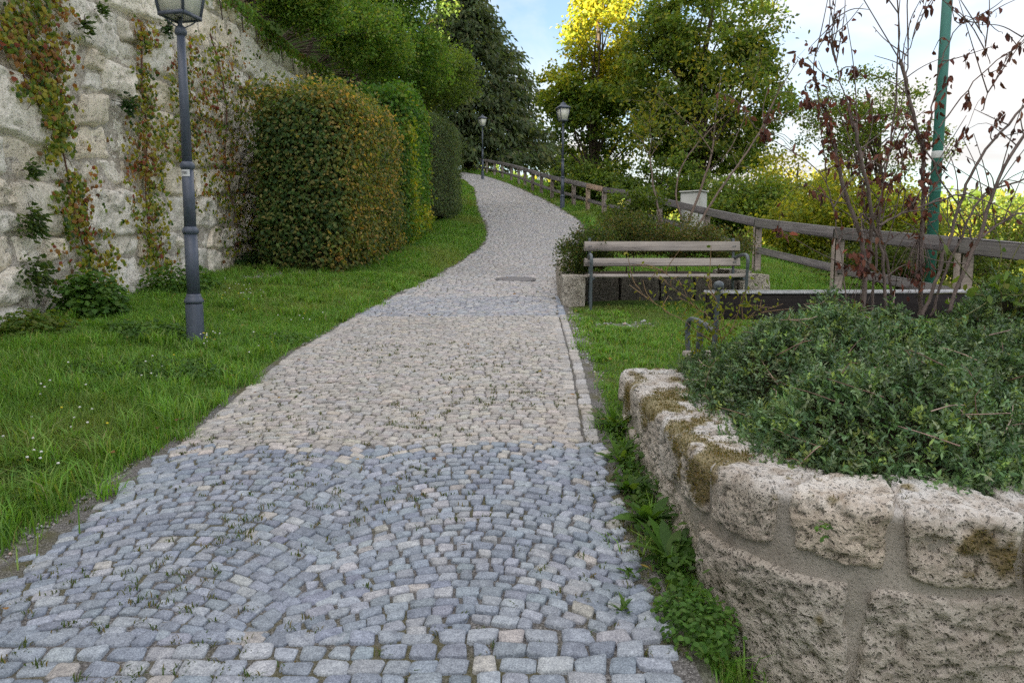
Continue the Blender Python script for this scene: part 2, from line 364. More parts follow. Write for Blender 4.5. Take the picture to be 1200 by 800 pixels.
def stone_mat(name, light, mid, dark, pit=26.0, moss=0.0, pitk=1.0, stain=.5, lichen=0, bmp=1.0, bd=.03):
    m, N, Lk, out = nmat(name); pos = coords(N, Lk)
    n1 = noise(N, Lk, pos, 2.2, 6, .62); n2 = noise(N, Lk, pos, 13, 6, .65); n3 = noise(N, Lk, pos, 70, 4, .6)
    c = ramp(N, Lk, n2, [(.28, dark), (.46, mid), (.64, light)])
    c = mixc(N, Lk, stain, c, ramp(N, Lk, n1, [(.33, (.62, .56, .49)), (.5, (.98, .95, .92)), (.68, (1.2, 1.2, 1.2))]), 'MULTIPLY')
    c = mixc(N, Lk, 1.0, c, attr(N), 'MULTIPLY')
    dv = N('ShaderNodeVectorMath', operation='ADD')
    nn = N('ShaderNodeTexNoise'); Lk(pos, nn.inputs['Vector']); nn.inputs['Scale'].default_value = 9; 
    sc2 = N('ShaderNodeVectorMath', operation='SCALE'); Lk(nn.outputs['Color'], sc2.inputs[0]); sc2.inputs['Scale'].default_value = .09
    Lk(pos, dv.inputs[0]); Lk(sc2.outputs[0], dv.inputs[1])
    vo = N('ShaderNodeTexVoronoi'); Lk(dv.outputs[0], vo.inputs['Vector']); vo.inputs['Scale'].default_value = pit
    vo2 = N('ShaderNodeTexVoronoi'); Lk(dv.outputs[0], vo2.inputs['Vector']); vo2.inputs['Scale'].default_value = pit * 2.7
    # pits only where a broad noise lets them be
    gate = ramp(N, Lk, noise(N, Lk, pos, 5.5, 3), [(.40, (0, 0, 0)), (.58, (1, 1, 1))])
    p1 = ramp(N, Lk, vo.outputs['Distance'], [(.10, (1, 1, 1)), (.30, (0, 0, 0))]); p2 = ramp(N, Lk, vo2.outputs['Distance'], [(.14, (1, 1, 1)), (.34, (0, 0, 0))])
    pits = math_(N, Lk, 'MAXIMUM', math_(N, Lk, 'MULTIPLY', p1, gate), math_(N, Lk, 'MULTIPLY', p2, .75))
    pits = math_(N, Lk, 'MULTIPLY', pits, pitk)
    c = mixc(N, Lk, math_(N, Lk, 'MULTIPLY', pits, .45), c, tuple(v * .35 for v in dark))
    hgt = math_(N, Lk, 'SUBTRACT', math_(N, Lk, 'ADD', math_(N, Lk, 'MULTIPLY', n2, .9), math_(N, Lk, 'MULTIPLY', n3, .5)), math_(N, Lk, 'MULTIPLY', pits, 1.1))
    p = N('ShaderNodeBsdfPrincipled'); p.inputs['Roughness'].default_value = .9; p.inputs['Specular IOR Level'].default_value = .2
    Lk(bumpn(N, Lk, hgt, bmp, bd), p.inputs['Normal'])
    if lichen:                            # pale lichen crust on the weathered coping
        g = N('ShaderNodeNewGeometry'); sp = N('ShaderNodeSeparateXYZ'); Lk(g.outputs['Position'], sp.inputs[0])
        hz_ = ramp(N, Lk, math_(N, Lk, 'ADD', sp.outputs[2], math_(N, Lk, 'MULTIPLY', n1, .12)), [(.62, (0, 0, 0)), (.70, (1, 1, 1))])
        lm = math_(N, Lk, 'MULTIPLY', hz_, ramp(N, Lk, n2, [(.38, (.1, .1, .1)), (.56, (.85, .85, .85))]))
        c = mixc(N, Lk, lm, c, mixc(N, Lk, 1.0, (.68, .69, .69), attr(N), 'MULTIPLY'))
    if moss > 0:                          # moss cushions grow on the flat of the coping
        g = N('ShaderNodeNewGeometry'); sp = N('ShaderNodeSeparateXYZ'); Lk(g.outputs['True Normal'], sp.inputs[0])
        mk = math_(N, Lk, 'ADD', noise(N, Lk, pos, 5.0, 6, .6), math_(N, Lk, 'MULTIPLY', sp.outputs[2], .12))
        mk = ramp(N, Lk, mk, [(.66 - moss * .1, (0, 0, 0)), (.70 - moss * .1, (1, 1, 1))])
        mc = ramp(N, Lk, n3, [(.3, (.06, .055, .012)), (.55, (.14, .11, .025)), (.8, (.24, .17, .05))])
        c = mixc(N, Lk, mk, c, mc)
    Lk(c, p.inputs['Base Color']); Lk(p.outputs[0], out.inputs[0]); return m
M_WALLSTONE = stone_mat('retaining_wall_stone', (.93, .885, .80), (.85, .80, .71), (.62, .565, .48), pit=17, pitk=.8, stain=.3, bmp=.8, bd=.02)
M_WALLMORTAR = stone_mat('retaining_wall_mortar', (.74, .69, .62), (.58, .53, .47), (.32, .285, .245), pit=20, pitk=.6)
M_TUFF = stone_mat('tuff_block', (.66, .62, .565), (.53, .49, .44), (.33, .295, .255), pit=30, pitk=.85, lichen=1, stain=.7, bmp=.9, bd=.022)
M_MORTAR = stone_mat('tuff_mortar', (.43, .40, .36), (.375, .35, .315), (.30, .275, .245), pit=60, pitk=.4, stain=.6, lichen=1, bmp=.65, bd=.011)
M_TUFF2 = stone_mat('bench_bed_stone', (.56, .53, .47), (.43, .40, .35), (.22, .20, .17), pit=24, stain=.5)

def cobble_mat():
    m, N, Lk, out = nmat('granite_cobble'); pos = coords(N, Lk)
    n = noise(N, Lk, pos, 190, 3, .7); n2 = noise(N, Lk, pos, 35, 4, .6)
    c = mixc(N, Lk, 1.0, attr(N), ramp(N, Lk, n, [(.30, (.5, .5, .52)), (.5, (1, 1, 1)), (.70, (1.5, 1.48, 1.45))]), 'MULTIPLY')
    c = mixc(N, Lk, 1.0, c, ramp(N, Lk, n2, [(.3, (.72, .72, .74)), (.7, (1.2, 1.19, 1.17))]), 'MULTIPLY')
    p = N('ShaderNodeBsdfPrincipled'); Lk(c, p.inputs['Base Color']); p.inputs['Roughness'].default_value = .68; p.inputs['Specular IOR Level'].default_value = .38
    Lk(bumpn(N, Lk, math_(N, Lk, 'ADD', n2, math_(N, Lk, 'MULTIPLY', n, .35)), .55, .006), p.inputs['Normal']); Lk(p.outputs[0], out.inputs[0]); return m
M_COBBLE = cobble_mat()
def bed_mat():
    m, N, Lk, out = nmat('joint_grit'); pos = coords(N, Lk)
    n = noise(N, Lk, pos, 130, 3, .7); n2 = noise(N, Lk, pos, 3.2, 4); 
    c = ramp(N, Lk, n, [(.32, (.05, .047, .045)), (.52, (.15, .145, .14)), (.74, (.42, .41, .40))])
    mo = ramp(N, Lk, n2, [(.5, (0, 0, 0)), (.62, (1, 1, 1))])
    c = mixc(N, Lk, math_(N, Lk, 'MULTIPLY', mo, .65), c, (.10, .095, .035))
    p = N('ShaderNodeBsdfPrincipled'); Lk(c, p.inputs['Base Color']); p.inputs['Roughness'].default_value = .95; p.inputs['Specular IOR Level'].default_value = .15
    Lk(bumpn(N, Lk, n, .8, .008), p.inputs['Normal']); Lk(p.outputs[0], out.inputs[0]); return m
M_BED = bed_mat()
def ground_mat():
    m, N, Lk, out = nmat('turf_ground'); pos = coords(N, Lk)
    n = noise(N, Lk, pos, 1.6, 5, .6); n2 = noise(N, Lk, pos, 45, 4, .7)
    c = ramp(N, Lk, n, [(.35, (.045, .085, .018)), (.5, (.065, .11, .026)), (.66, (.095, .10, .04))])
    c = mixc(N, Lk, 1.0, c, ramp(N, Lk, n2, [(.3, (.45, .45, .45)), (.7, (1.4, 1.35, 1.3))]), 'MULTIPLY')
    c = mixc(N, Lk, N('ShaderNodeSeparateColor').outputs[0] if False else attr_red(N, Lk), c, ramp(N, Lk, n2, [(.3, (.10, .09, .075)), (.5, (.23, .215, .195)), (.7, (.44, .425, .40))]))
    p = N('ShaderNodeBsdfPrincipled'); Lk(c, p.inputs['Base Color']); p.inputs['Roughness'].default_value = .95; p.inputs['Specular IOR Level'].default_value = .1
    Lk(bumpn(N, Lk, n2, .8, .02), p.inputs['Normal']); Lk(p.outputs[0], out.inputs[0]); return m
def attr_red(N, Lk):
    s = N('ShaderNodeSeparateColor'); Lk(attr(N), s.inputs[0]); return s.outputs[0]
M_GROUND = ground_mat()
def glass_mat():
    m, N, Lk, out = nmat('lantern_glass'); pos = coords(N, Lk)
    p = N('ShaderNodeBsdfPrincipled'); p.inputs['Base Color'].default_value = (.52, .53, .44, 1); p.inputs['Roughness'].default_value = .18; p.inputs['Specular IOR Level'].default_value = .6
    n = noise(N, Lk, pos, 9, 3); Lk(ramp(N, Lk, n, [(.3, (.92, .93, .84)), (.7, (.97, .98, .92))]), p.inputs['Base Color'])
    t = N('ShaderNodeBsdfTranslucent'); t.inputs[0].default_value = (.95, .95, .86, 1)
    mx = N('ShaderNodeMixShader'); mx.inputs[0].default_value = .25; Lk(p.outputs[0], mx.inputs[1]); Lk(t.outputs[0], mx.inputs[2]); Lk(mx.outputs[0], out.inputs[0]); return m
M_GLASS = glass_mat()

# ------------------------------------------------------------------ terrain
def axis(parts):
    r = []
    for a, c, s in parts: r += list(np.arange(a, c, s))
    return np.array(r + [parts[-1][1]])
gx = axis([(-700, -100, 60), (-100, -44, 7), (-44, -8, 2), (-8, -5.8, .4), (-5.8, -5.3, .06), (-5.3, 5.4, .12), (5.4, 12, .6), (12, 60, 3), (60, 160, 12), (160, 900, 90)])
gy = axis([(-300, -40, 40), (-40, -4, 3), (-4, 1, .5), (1, 12, .12), (12, 30, .3), (30, 64, .8), (64, 130, 4), (130, 300, 20), (300, 1500, 120)])
X, Y = np.meshgrid(gx, gy, indexing='ij'); Z = ground(X, Y)
def gravelly(x, y):                       # bare, stony strip along the path and the trodden patch by the bench
    l = edge(LE, y); r = edge(RE, y); nn = fbm(np.stack([x * 2.3, y * 2.3, 0 * x + 3], -1), 4)
    wl = 0.02 + .15 * sstep(5, 2.6, y)
    g = sstep(.08, -.08, (l - x) - wl * (nn * 1.9)) * sstep(-.5, -.2, l - x)
    g2 = sstep(.06, -.06, (x - r) - .2 * nn) * sstep(-.4, -.1, x - r)
    p = .8 * sstep(.12, -.06, np.abs(y - (7.75 + (x - .6) * .3)) - .34 * (nn - .25)) * sstep(1.7, 1.2, x) * sstep(.45, .55, x)
    p2 = sstep(.5, .1, np.hypot((x + 4.35) / .5, (y - 6.3) / .55) - nn * .5)
    p3 = sstep(1.0, .4, np.hypot((x + 3.9) / 1.0, (y - 11.9) / .8) - nn * .4)
    return np.clip(np.maximum.reduce([g, g2, p, p2 * .8, p3 * .8]), 0, 1)
g = gravelly(X, Y)
nx, ny = X.shape; idx = np.arange(nx * ny).reshape(nx, ny)
F = np.stack([idx[:-1, :-1], idx[1:, :-1], idx[1:, 1:], idx[:-1, 1:]], -1).reshape(-1, 4)
gr = mesh_obj('ground', np.stack([X, Y, Z], -1).reshape(-1, 3), F, M_GROUND, None, np.repeat(g.reshape(-1, 1), 3, 1), True)
tag(gr, 'grassy hillside ground rising on both sides of the path', kind='structure')

# ------------------------------------------------------------------ the cobbled path
ys = np.concatenate([np.arange(-1.5, 20, .1), np.arange(20, 58, .3)])
us = np.linspace(0, 1, 25)
lw, rw = edge(LE, ys), edge(RE, ys)
XX = lw[:, None] - .06 + us[None] * (rw - lw + .12)[:, None]; YY = np.repeat(ys[:, None], 25, 1)
def crown_(x, y):                           # slight camber and settling of the paving
    return (fbm(np.stack([x * 1.1, y * 1.1, 0 * x + 9], -1), 2) - .5) * .035
ZZ = hpath(YY) + crown_(XX, YY) - .003
i2 = np.arange(XX.size).reshape(XX.shape)
path = mesh_obj('path', np.stack([XX, YY, ZZ], -1).reshape(-1, 3), np.stack([i2[:-1, :-1], i2[:-1, 1:], i2[1:, 1:], i2[1:, :-1]], -1).reshape(-1, 4), M_BED, None, None, True)
tag(path, 'cobbled path of granite setts climbing between grass verges', kind='structure')

BLUE = [(.26, .30, .355), (.305, .34, .39), (.225, .26, .32), (.36, .38, .41), (.37, .365, .355)]  # bluish setts, with the blue of the skylight put into their colour
TAN = [(.40, .385, .36), (.44, .42, .39), (.35, .34, .325), (.39, .39, .39), (.44, .41, .365)]
stones = []                                 # (outline 2D (k,2), colour, height)
Y_A, Y_B, Y_C = 3.93, 8.45, 10.2
def bandn(x): return (float(fbm(np.array([[x * 1.3, 5.1, .2]]), 3)[0]) - .5) * .35
def arc_off(u, wseg, sag):
    p = (u / wseg) % 1.0 - .5
    return sag * (1 - (2 * p) ** 2)
def lay(y0, y1, pu, pv, gap, wseg, sag, pal, wts, jit, edge_rows=(0, 0)):
    sagm = sag
    v = y0 - sagm
    row = 0
    while v < y1:
        vh = pv * rng.uniform(.9, 1.12)
        lo, hi = float(edge(LE, v)), float(edge(RE, v))
        u = lo - rng.uniform(0, pu); 
        while u < hi:
            wu = pu * rng.uniform(.78, 1.32)
            u0, u1 = u + gap / 2, u + wu - gap / 2
            um = (u0 + u1) / 2 - lo
            o0, o1 = arc_off(u0 - lo, wseg, sag), arc_off(u1 - lo, wseg, sag)
            sl = (o1 - o0) / max(u1 - u0, .01); sl = max(-.75, min(.75, sl)); om = (o0 + o1) / 2
            o0, o1 = om - sl * (u1 - u0) / 2, om + sl * (u1 - u0) / 2
            sk = -sl * .55 * (vh - gap) / 2
            q = np.array([[u0 - sk, v + gap / 2 + o0], [u1 - sk, v + gap / 2 + o1], [u1 + sk, v + vh - gap / 2 + o1], [u0 + sk, v + vh - gap / 2 + o0]])
            cy = q[:, 1].mean(); cx = q[:, 0].mean()
            if y0 + bandn(cx) - (.03 if sag > .2 else 0) < cy < y1 + bandn(cx) and edge(LE, cy) + edge_rows[0] * pu * .5 + (0 if edge_rows[0] else .09 * (float(fbm(np.array([[cy * 2.2, 3.0, 1.0]]), 3)[0]) - .35)) < cx < edge(RE, cy) - edge_rows[1] * pu * 1.02:
                q = q + rng.normal(0, jit, q.shape)
                pl = TAN if (pal is BLUE and 3.4 < cy < 5 and rng.uniform() < .5 * float(sstep(Y_A - .35, Y_A, cy))) else pal
                k = rng.choice(len(pal), p=np.array(wts) / sum(wts))
                col = np.array(pl[k]) * rng.uniform(.86, 1.14) * (1 + rng.normal(0, .015, 3))
                stones.append((q, col))
            u += wu
        v += vh; row += 1
def lay_edge(y0, y1, side, rows, pu, plen, gap, pal, wts):
    for r in range(rows):
        v = y0
        while v < y1:
            ln = plen * rng.uniform(.8, 1.35)
            a, c = v + gap / 2, v + ln - gap / 2
            if side > 0: xa = edge(RE, np.array([a, c])) - r * pu
            else: xa = edge(LE, np.array([a, c])) + (r + 1) * pu
            q = np.array([[xa[0] - pu + gap / 2, a], [xa[0] - gap / 2, a], [xa[1] - gap / 2, c], [xa[1] - pu + gap / 2, c]]) + rng.normal(0, .004, (4, 2))
            k = rng.choice(len(pal), p=np.array(wts) / sum(wts))
            stones.append((q, np.array(pal[k]) * rng.uniform(.85, 1.15)))
            v += ln
lay(-.6, 2.16, .088, .076, .009, 50, 0, BLUE, [5, 4, 3, 2.2, .5], .006, (0, 0))
lay(2.16, Y_A, .067, .059, .009, 1.10, .25, BLUE, [6, 5, 4, 1.4, .25], .0052)
lay(Y_A, Y_B, .072, .054, .007, 1.22, .17, TAN, [4, 4, 2.5, 2, 1.5], .0048, (1, 2))
lay_edge(Y_A + .05, Y_B, 1, 2, .092, .12, .014, TAN, [2, 2, 3, 4, 1])
lay_edge(Y_A + .1, Y_B, -1, 1, .10, .15, .012, TAN, [2, 3, 3, 3, 1])
lay(Y_B, Y_C, .085, .07, .009, 1.22, .15, [(.33, .35, .39), (.38, .395, .42), (.30, .32, .36), (.42, .415, .41)], [4, 5, 3, 4], .0045, (1, 1))
lay_edge(Y_B, Y_C, 1, 1, .092, .12, .014, BLUE, [2, 3, 1, 4, 1])
lay_edge(Y_B, Y_C, -1, 1, .10, .14, .012, BLUE, [2, 3, 1, 4, 1])
MIXC = [(.42, .415, .41), (.37, .38, .40), (.45, .435, .42), (.40, .385, .37)]
lay(Y_C, 24, .098, .088, .011, 1.22, .15, MIXC, [4, 3, 3, 2], .005)
lay(24, 56, .16, .15, .014, 1.4, .15, MIXC, [4, 3, 3, 2], .006)

MH = np.array([0.06, 12.35]); MHR = .33
def cobble_geo(q, col, near):
    c = q.mean(0)
    # outline, with cut corners so that no stone is a perfect rectangle
    pts = []
    for k in range(4):
        a, p, n = q[k], q[k - 1], q[(k + 1) % 4]
        if near:
            t = rng.uniform(.06, .19, 2); pts += [a + (p - a) * t[0], a + (n - a) * t[1]]
        else: pts.append(a)
    o = np.array(pts); k = len(o)
    z0 = float(hpath(c[1]) + crown_(np.array(c[0]), np.array(c[1])))
    top = z0 + .0062 + .006 * float(sstep(-.6, .1, c[0])) + rng.normal(0, .0022); tx, ty = rng.normal(0, .035, 2)
    def zz(p): return top + (p[:, 0] - c[0]) * tx + (p[:, 1] - c[1]) * (ty + .0747 + .088 * float(sstep(11.5, 19, c[1])))
    i1 = c + (o - c) * .955; 
    A = np.column_stack([c + (o - c) * 1.03, np.full(k, z0 - .03)])
    B = np.column_stack([o, zz(o) - .0046])
    D = np.column_stack([i1, zz(i1) - .0015])
    j = np.arange(k); n = (j + 1) % k
    if near:
        i3 = c + (o - c) * .58; E = np.column_stack([i3, zz(i3) + .0015 + rng.normal(0, .0008, k)])
        V = np.concatenate([A, B, D, E]); Fq = np.concatenate([np.stack([r * k + j, r * k + n, (r + 1) * k + n, (r + 1) * k + j], -1) for r in range(3)])
        return V, Fq, np.arange(3 * k, 4 * k)[None], col
    V = np.concatenate([A[:, :] * 1, D]); Fq = np.stack([j, n, k + n, k + j], -1)
    return V, Fq, np.arange(k, 2 * k)[None], col
# the nearest three hundred in view are stones of their own, the rest one mass
def seen_area(q):
    c = q.mean(0); v = np.array([c[0], c[1], float(hpath(c[1]))]) - EYE
    dep = v[1] * CP - v[2] * SP; px = v[0] / dep * FPX; py = (v[2] * CP + v[1] * SP) / dep * FPX
    inside = abs(px) < 600 and abs(py) < 400 and c[0] < .62
    return (1.0 if inside else -1.0) / max(dep, .1) ** 3 * abs((q[2, 0] - q[0, 0]) * (q[2, 1] - q[0, 1]))
order = sorted(range(len(stones)), key=lambda k: -seen_area(stones[k][0]))
first = set(order[:300]); rest = Buf()
for k, (q, col) in enumerate(stones):
    c = q.mean(0)
    if c[1] > 45 and c[0] < -6: continue
    if np.hypot(c[0] - MH[0], c[1] - MH[1]) < MHR + .03: continue
    V, Fq, Ft, col = cobble_geo(q, col, c[1] < 13)
    if k in first:
        cen = V.mean(0); me = make_mesh('cobblestone', V - cen, [Fq, Ft], np.broadcast_to(col, V.shape)); me.materials.append(M_COBBLE)
        o = bpy.data.objects.new('cobblestone', me); C.objects.link(o); o.parent = path; o.location = cen
    else:
        n0 = rest.n; rest.add(V, Fq, col); rest.F.append(Ft + n0)
tag(rest.build('cobble_field', M_COBBLE, path), kind='stuff')

# manhole cover
zmh = float(hpath(MH[1])); bm_ = Buf(); lathe(bm_, [(.30, -.02), (.30, .010), (.27, .014), (.0001, .014)], (0, 0, 0), 32)
mh = bm_.build('manhole_cover', M_DARKIRON); mh.location = (MH[0], MH[1], zmh + .004); mh.rotation_euler = (math.atan(.085), 0, 0)
tag(mh, 'round dark iron manhole cover set into the cobbled path', 'manhole')
bm_ = Buf()
lathe(bm_, [(.305, -.02), (.34, -.02), (.34, .012), (.305, .012), (.305, -.02)], (0, 0, 0), 32); rm = mesh_obj('rim', np.concatenate(bm_.V), bm_.F[:1], M_DARKIRON, mh)

# ------------------------------------------------------------------ grass, gravel
def in_view(x, y, z, m=60):
    v = np.stack([x, y, z], -1) - EYE; dep = v[:, 1] * CP - v[:, 2] * SP
    px = v[:, 0] / np.maximum(dep, .01) * FPX; py = (v[:, 2] * CP + v[:, 1] * SP) / np.maximum(dep, .01) * FPX
    return (dep > .3) & (np.abs(px) < 600 + m) & (py > -400 - m) & (py < 400 + m)
def planter_in(x, y): return (x > .60) & (x < 3.6) & (y > 1.8) & (y < 4.72)
def bed2_in(x, y): return (x > .60) & (x < 3.3) & (y > 9.28) & (y < 12.7)
def scatter(x0, x1, y0, y1, dens, keep):
    n = int((x1 - x0) * (y1 - y0) * dens); x = rng.uniform(x0, x1, n); y = rng.uniform(y0, y1, n)
    z = ground(x, y); k = in_view(x, y, z, 110) & keep(x, y); return x[k], y[k], z[k]
GREENS = [(0.143, 0.308, 0.043), (0.179, 0.358, 0.057), (0.108, 0.243, 0.039), (0.243, 0.372, 0.086), (0.315, 0.329, 0.129)]
gb = Buf()
def grass(x0, x1, y0, y1, dens, hmin, hmax, wid, keep, wts=(4, 3, 3, 2, .6)):
    x, y, z = scatter(x0, x1, y0, y1, dens, keep)
    if not len(x): return
    nn = fbm(np.stack([x * 1.3, y * 1.3, 0 * x + 40], -1), 3)
    gg = gravelly(x, y)
    k = (rng.uniform(size=len(x)) > gg * 1.15) ; x, y, z, nn = x[k], y[k], z[k], nn[k]
    e = np.minimum.reduce([np.abs(x - edge(LE, y)), np.abs(x - edge(RE, y))])
    h = rng.uniform(hmin, hmax, len(x)) * (.25 + 1.6 * nn ** 1.3 + .5 * sstep(-2.0, -3.2, x - .25 * (y - 3)) * (y < 5)) * (.45 + .55 * sstep(0, .5, e))
    col = pick(GREENS, wts, len(x)); col = col * (.75 + .5 * nn[:, None]); dry = sstep(.54, .72, fbm(np.stack([x * .8, y * .8, 0 * x + 63], -1), 4))[:, None]; col = col * (1 - dry * .4) + np.array([[.30, .29, .11]]) * dry * .4
    blades(gb, np.stack([x, y, z - .006], -1), h, wid * rng.uniform(.7, 1.3, len(x)), rng.uniform(.15, .8, len(x)), col)
def tufts(n, x0, x1, y0, y1, keep, hmin, hmax):
    x, y, z = scatter(x0, x1, y0, y1, n / ((x1 - x0) * (y1 - y0)), keep)
    for a, c, e in zip(x, y, z):
        m = rng.integers(25, 70); r = rng.uniform(.02, .07); p = np.stack([a + rng.normal(0, r, m), c + rng.normal(0, r, m), np.full(m, e - .01)], -1)
        blades(gb, p, rng.uniform(hmin, hmax, m) * rng.uniform(.6, 1.1), .0065 if c < 6 else .010, rng.uniform(.3, 1.1, m), pick(GREENS, (4, 4, 1, 3, .5), m) * rng.uniform(.85, 1.25))
left = lambda x, y: (x < edge(LE, y) + .19 - .36 * fbm(np.stack([x * 1.7, y * 1.7, 0 * x], -1), 4)) & (x > WX - .02)
right = lambda x, y: (x > edge(RE, y) + .03) & ~planter_in(x, y) & ~bed2_in(x, y)
grass(-5, -1.5, 1.6, 4.6, 9500, .06, .17, .0055, left)
grass(-5, -1.5, 4.6, 8.5, 6500, .05, .14, .0065, left)
grass(-5, -.9, 8.5, 14, 3600, .05, .14, .009, left)
grass(-5, -.3, 14, 24, 1300, .06, .16, .018, left)
grass(-5, -.3, 24, 44, 260, .08, .18, .05, left)
grass(.4, .72, 1.7, 5, 8000, .04, .13, .005, lambda x, y: (x > edge(RE, y) - .03) & (x < .68))
grass(.4, 5, 4.5, 9.4, 4800, .025, .07, .006, right, (3, 2, 4, 2, 1.5))
grass(.5, 9, 9.3, 16, 1500, .05, .14, .012, right)
grass(.5, 9, 16, 28, 650, .06, .16, .024, right)
grass(-6, 7, 28, 52, 170, .08, .2, .06, right)
tufts(420, -5, -1.7, 1.8, 6, left, .12, .24)
tufts(420, -5, -1.2, 6, 13, left, .10, .22)
tufts(70, .56, .68, 1.9, 4.6, lambda x, y: x > .5, .06, .16)
tufts(120, .6, 1.3, 4.7, 9, right, .05, .10)
tag(gb.build('grass', M_GRASS), 'short green grass covering the verges and lawn', 'grass', kind='stuff')

pb = Buf()
def pebbles(x0, x1, y0, y1, dens, keep, r0, r1):
    x, y, z = scatter(x0, x1, y0, y1, dens, keep); n = len(x)
    if n == 0: return
    gk = rng.uniform(size=n) < gravelly(x, y) ; x, y, z = x[gk], y[gk], z[gk]; n = len(x)
    r = rng.uniform(r0, r1, n) ** 1.0; d = np.array([[1, 0, 0], [0, 1, 0], [-1, 0, 0], [0, -1, 0], [0, 0, .75], [0, 0, -.5]])
    V = np.stack([x, y, z + r * .25], -1)[:, None] + d[None] * (r[:, None, None] * rng.uniform(.6, 1.3, (n, 6, 1)))
    f = np.array([[0, 1, 4], [1, 2, 4], [2, 3, 4], [3, 0, 4], [1, 0, 5], [2, 1, 5], [3, 2, 5], [0, 3, 5]])
    pb.add(V.reshape(-1, 3), (np.arange(n)[:, None, None] * 6 + f[None]).reshape(-1, 3), np.repeat(pick([(.9, .9, .92), (1.2, 1.2, 1.2), (.6, .58, .55), (1.1, .95, .8)], [4, 3, 2, 1], n), 6, 0))
pebbles(-2.8, -1.5, 1.7, 6, 2600, lambda x, y: x < edge(LE, y) + .03, .004, .013)
pebbles(-5, -1.0, 6, 13, 900, lambda x, y: x < edge(LE, y), .006, .02)
pebbles(.5, 1.9, 7, 8.8, 420, lambda x, y: x > edge(RE, y), .006, .03)
pebbles(.4, .8, 4.7, 8, 1200, lambda x, y: x > edge(RE, y), .005, .016)
tag(pb.build('gravel', M_PEBBLE), 'loose pale gravel along the edges of the path', 'gravel', kind='stuff')

lf = Buf(); n = 420; x = rng.uniform(-4.4, 1.2, n); y = 2 + rng.uniform(0, 1, n) ** .8 * 11; k = ~planter_in(x, y) & (rng.uniform(size=n) < np.where((x > edge(LE, y)) & (x < edge(RE, y)), .3, 1)); x, y = x[k], y[k]; n = len(x)
pos_ = np.stack([x, y, np.maximum(ground(x, y), hpath(y)) + np.where((x > edge(LE, y)) & (x < edge(RE, y)), .026, .07)], -1)
leaves(lf, pos_, rng.normal(0, 1, (n, 3)) * np.array([1, 1, .15]), unit(np.array([0, 0, 1]) + rng.normal(0, .3, (n, 3))), rng.uniform(.02, .05, n), rng.uniform(.012, .03, n), pick([(.26, .15, .05), (.34, .24, .06), (.16, .09, .05), (.30, .28, .08)], [2, 2, 2, 1], n), .15, 'round')
tag(lf.build('fallen_leaves', M_DEAD), 'small fallen brown and yellow leaves scattered on verge and path', 'leaves', kind='stuff')

# weeds in the joints of the paving
wb = Buf(); n = 2400
x = rng.uniform(-1.9, .5, n); y = 1.7 + rng.uniform(0, 1, n) ** 1.4 * 5.2
nn = fbm(np.stack([x * 1.2, y * 1.2, 0 * x + 77], -1), 3); k = rng.uniform(size=n) < sstep(.42, .62, nn) * .35 + .10 + .5 * sstep(.1, .45, x) * (y < 4)
x, y = x[k], y[k]
for a, c in zip(x, y):
    m = rng.integers(5, 14); p = np.stack([a + rng.normal(0, .014, m), c + rng.normal(0, .012, m), np.full(m, float(hpath(c)) + .004)], -1)
    blades(wb, p, rng.uniform(.010, .030, m), .0045, rng.uniform(.3, 1.2, m), pick([(.07, .12, .02), (.12, .13, .03), (.19, .15, .05)], [4, 2, 1.5], m))
tag(wb.build('joint_weeds', M_GRASS), 'tiny weeds sprouting in the joints of the paving', 'weeds', kind='stuff')

# ------------------------------------------------------------------ plant builders
def rosette(b, p, n, L, W, cols, up=(.2, .8)):
    a = rng.uniform(0, 2 * np.pi, n); e = rng.uniform(*up, n)
    d = np.stack([np.cos(a) * np.cos(e), np.sin(a) * np.cos(e), np.sin(e)], -1); nr = unit(np.stack([-np.cos(a) * np.sin(e), -np.sin(a) * np.sin(e), np.cos(e)], -1) + rng.normal(0, .2, (n, 3)))
    leaves(b, np.repeat(np.array(p)[None], n, 0) + rng.normal(0, .01, (n, 3)), d, nr, L * rng.uniform(.6, 1.2, n), W * rng.uniform(.7, 1.2, n), pick(cols, [1] * len(cols), n), .2, 'round')
def herb_mass(b, c, rad, n, size, cols, stemlen=.5, flat=.6):
    """many leaves through a low mound"""
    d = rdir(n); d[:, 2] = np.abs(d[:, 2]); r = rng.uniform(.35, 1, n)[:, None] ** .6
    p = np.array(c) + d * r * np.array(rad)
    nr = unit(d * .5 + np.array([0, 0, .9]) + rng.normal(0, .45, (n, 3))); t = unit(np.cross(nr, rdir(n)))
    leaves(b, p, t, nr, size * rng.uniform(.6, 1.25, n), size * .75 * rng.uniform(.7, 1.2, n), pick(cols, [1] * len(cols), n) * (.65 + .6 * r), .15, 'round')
def foliage_shell(b, pts, nrm, n_each, size, asp, cols, wts, depth, rnd=.7, droop=0.0, shape='diamond', colf=None):
    """leaves over and just below a surface given by points and normals"""
    m = len(pts); k = np.repeat(np.arange(m), n_each); N = len(k)
    p = pts[k] + rng.normal(0, depth, (N, 3)); nr = unit(nrm[k] + rng.normal(0, rnd, (N, 3)))
    d = np.cross(nr, rdir(N)); d[:, 2] -= droop; 
    c = pick(cols, wts, N)
    if colf is not None: c = c * colf(p)
    leaves(b, p, d, nr, size * rng.uniform(.6, 1.3, N), size * asp * rng.uniform(.7, 1.2, N), c, .18, shape)

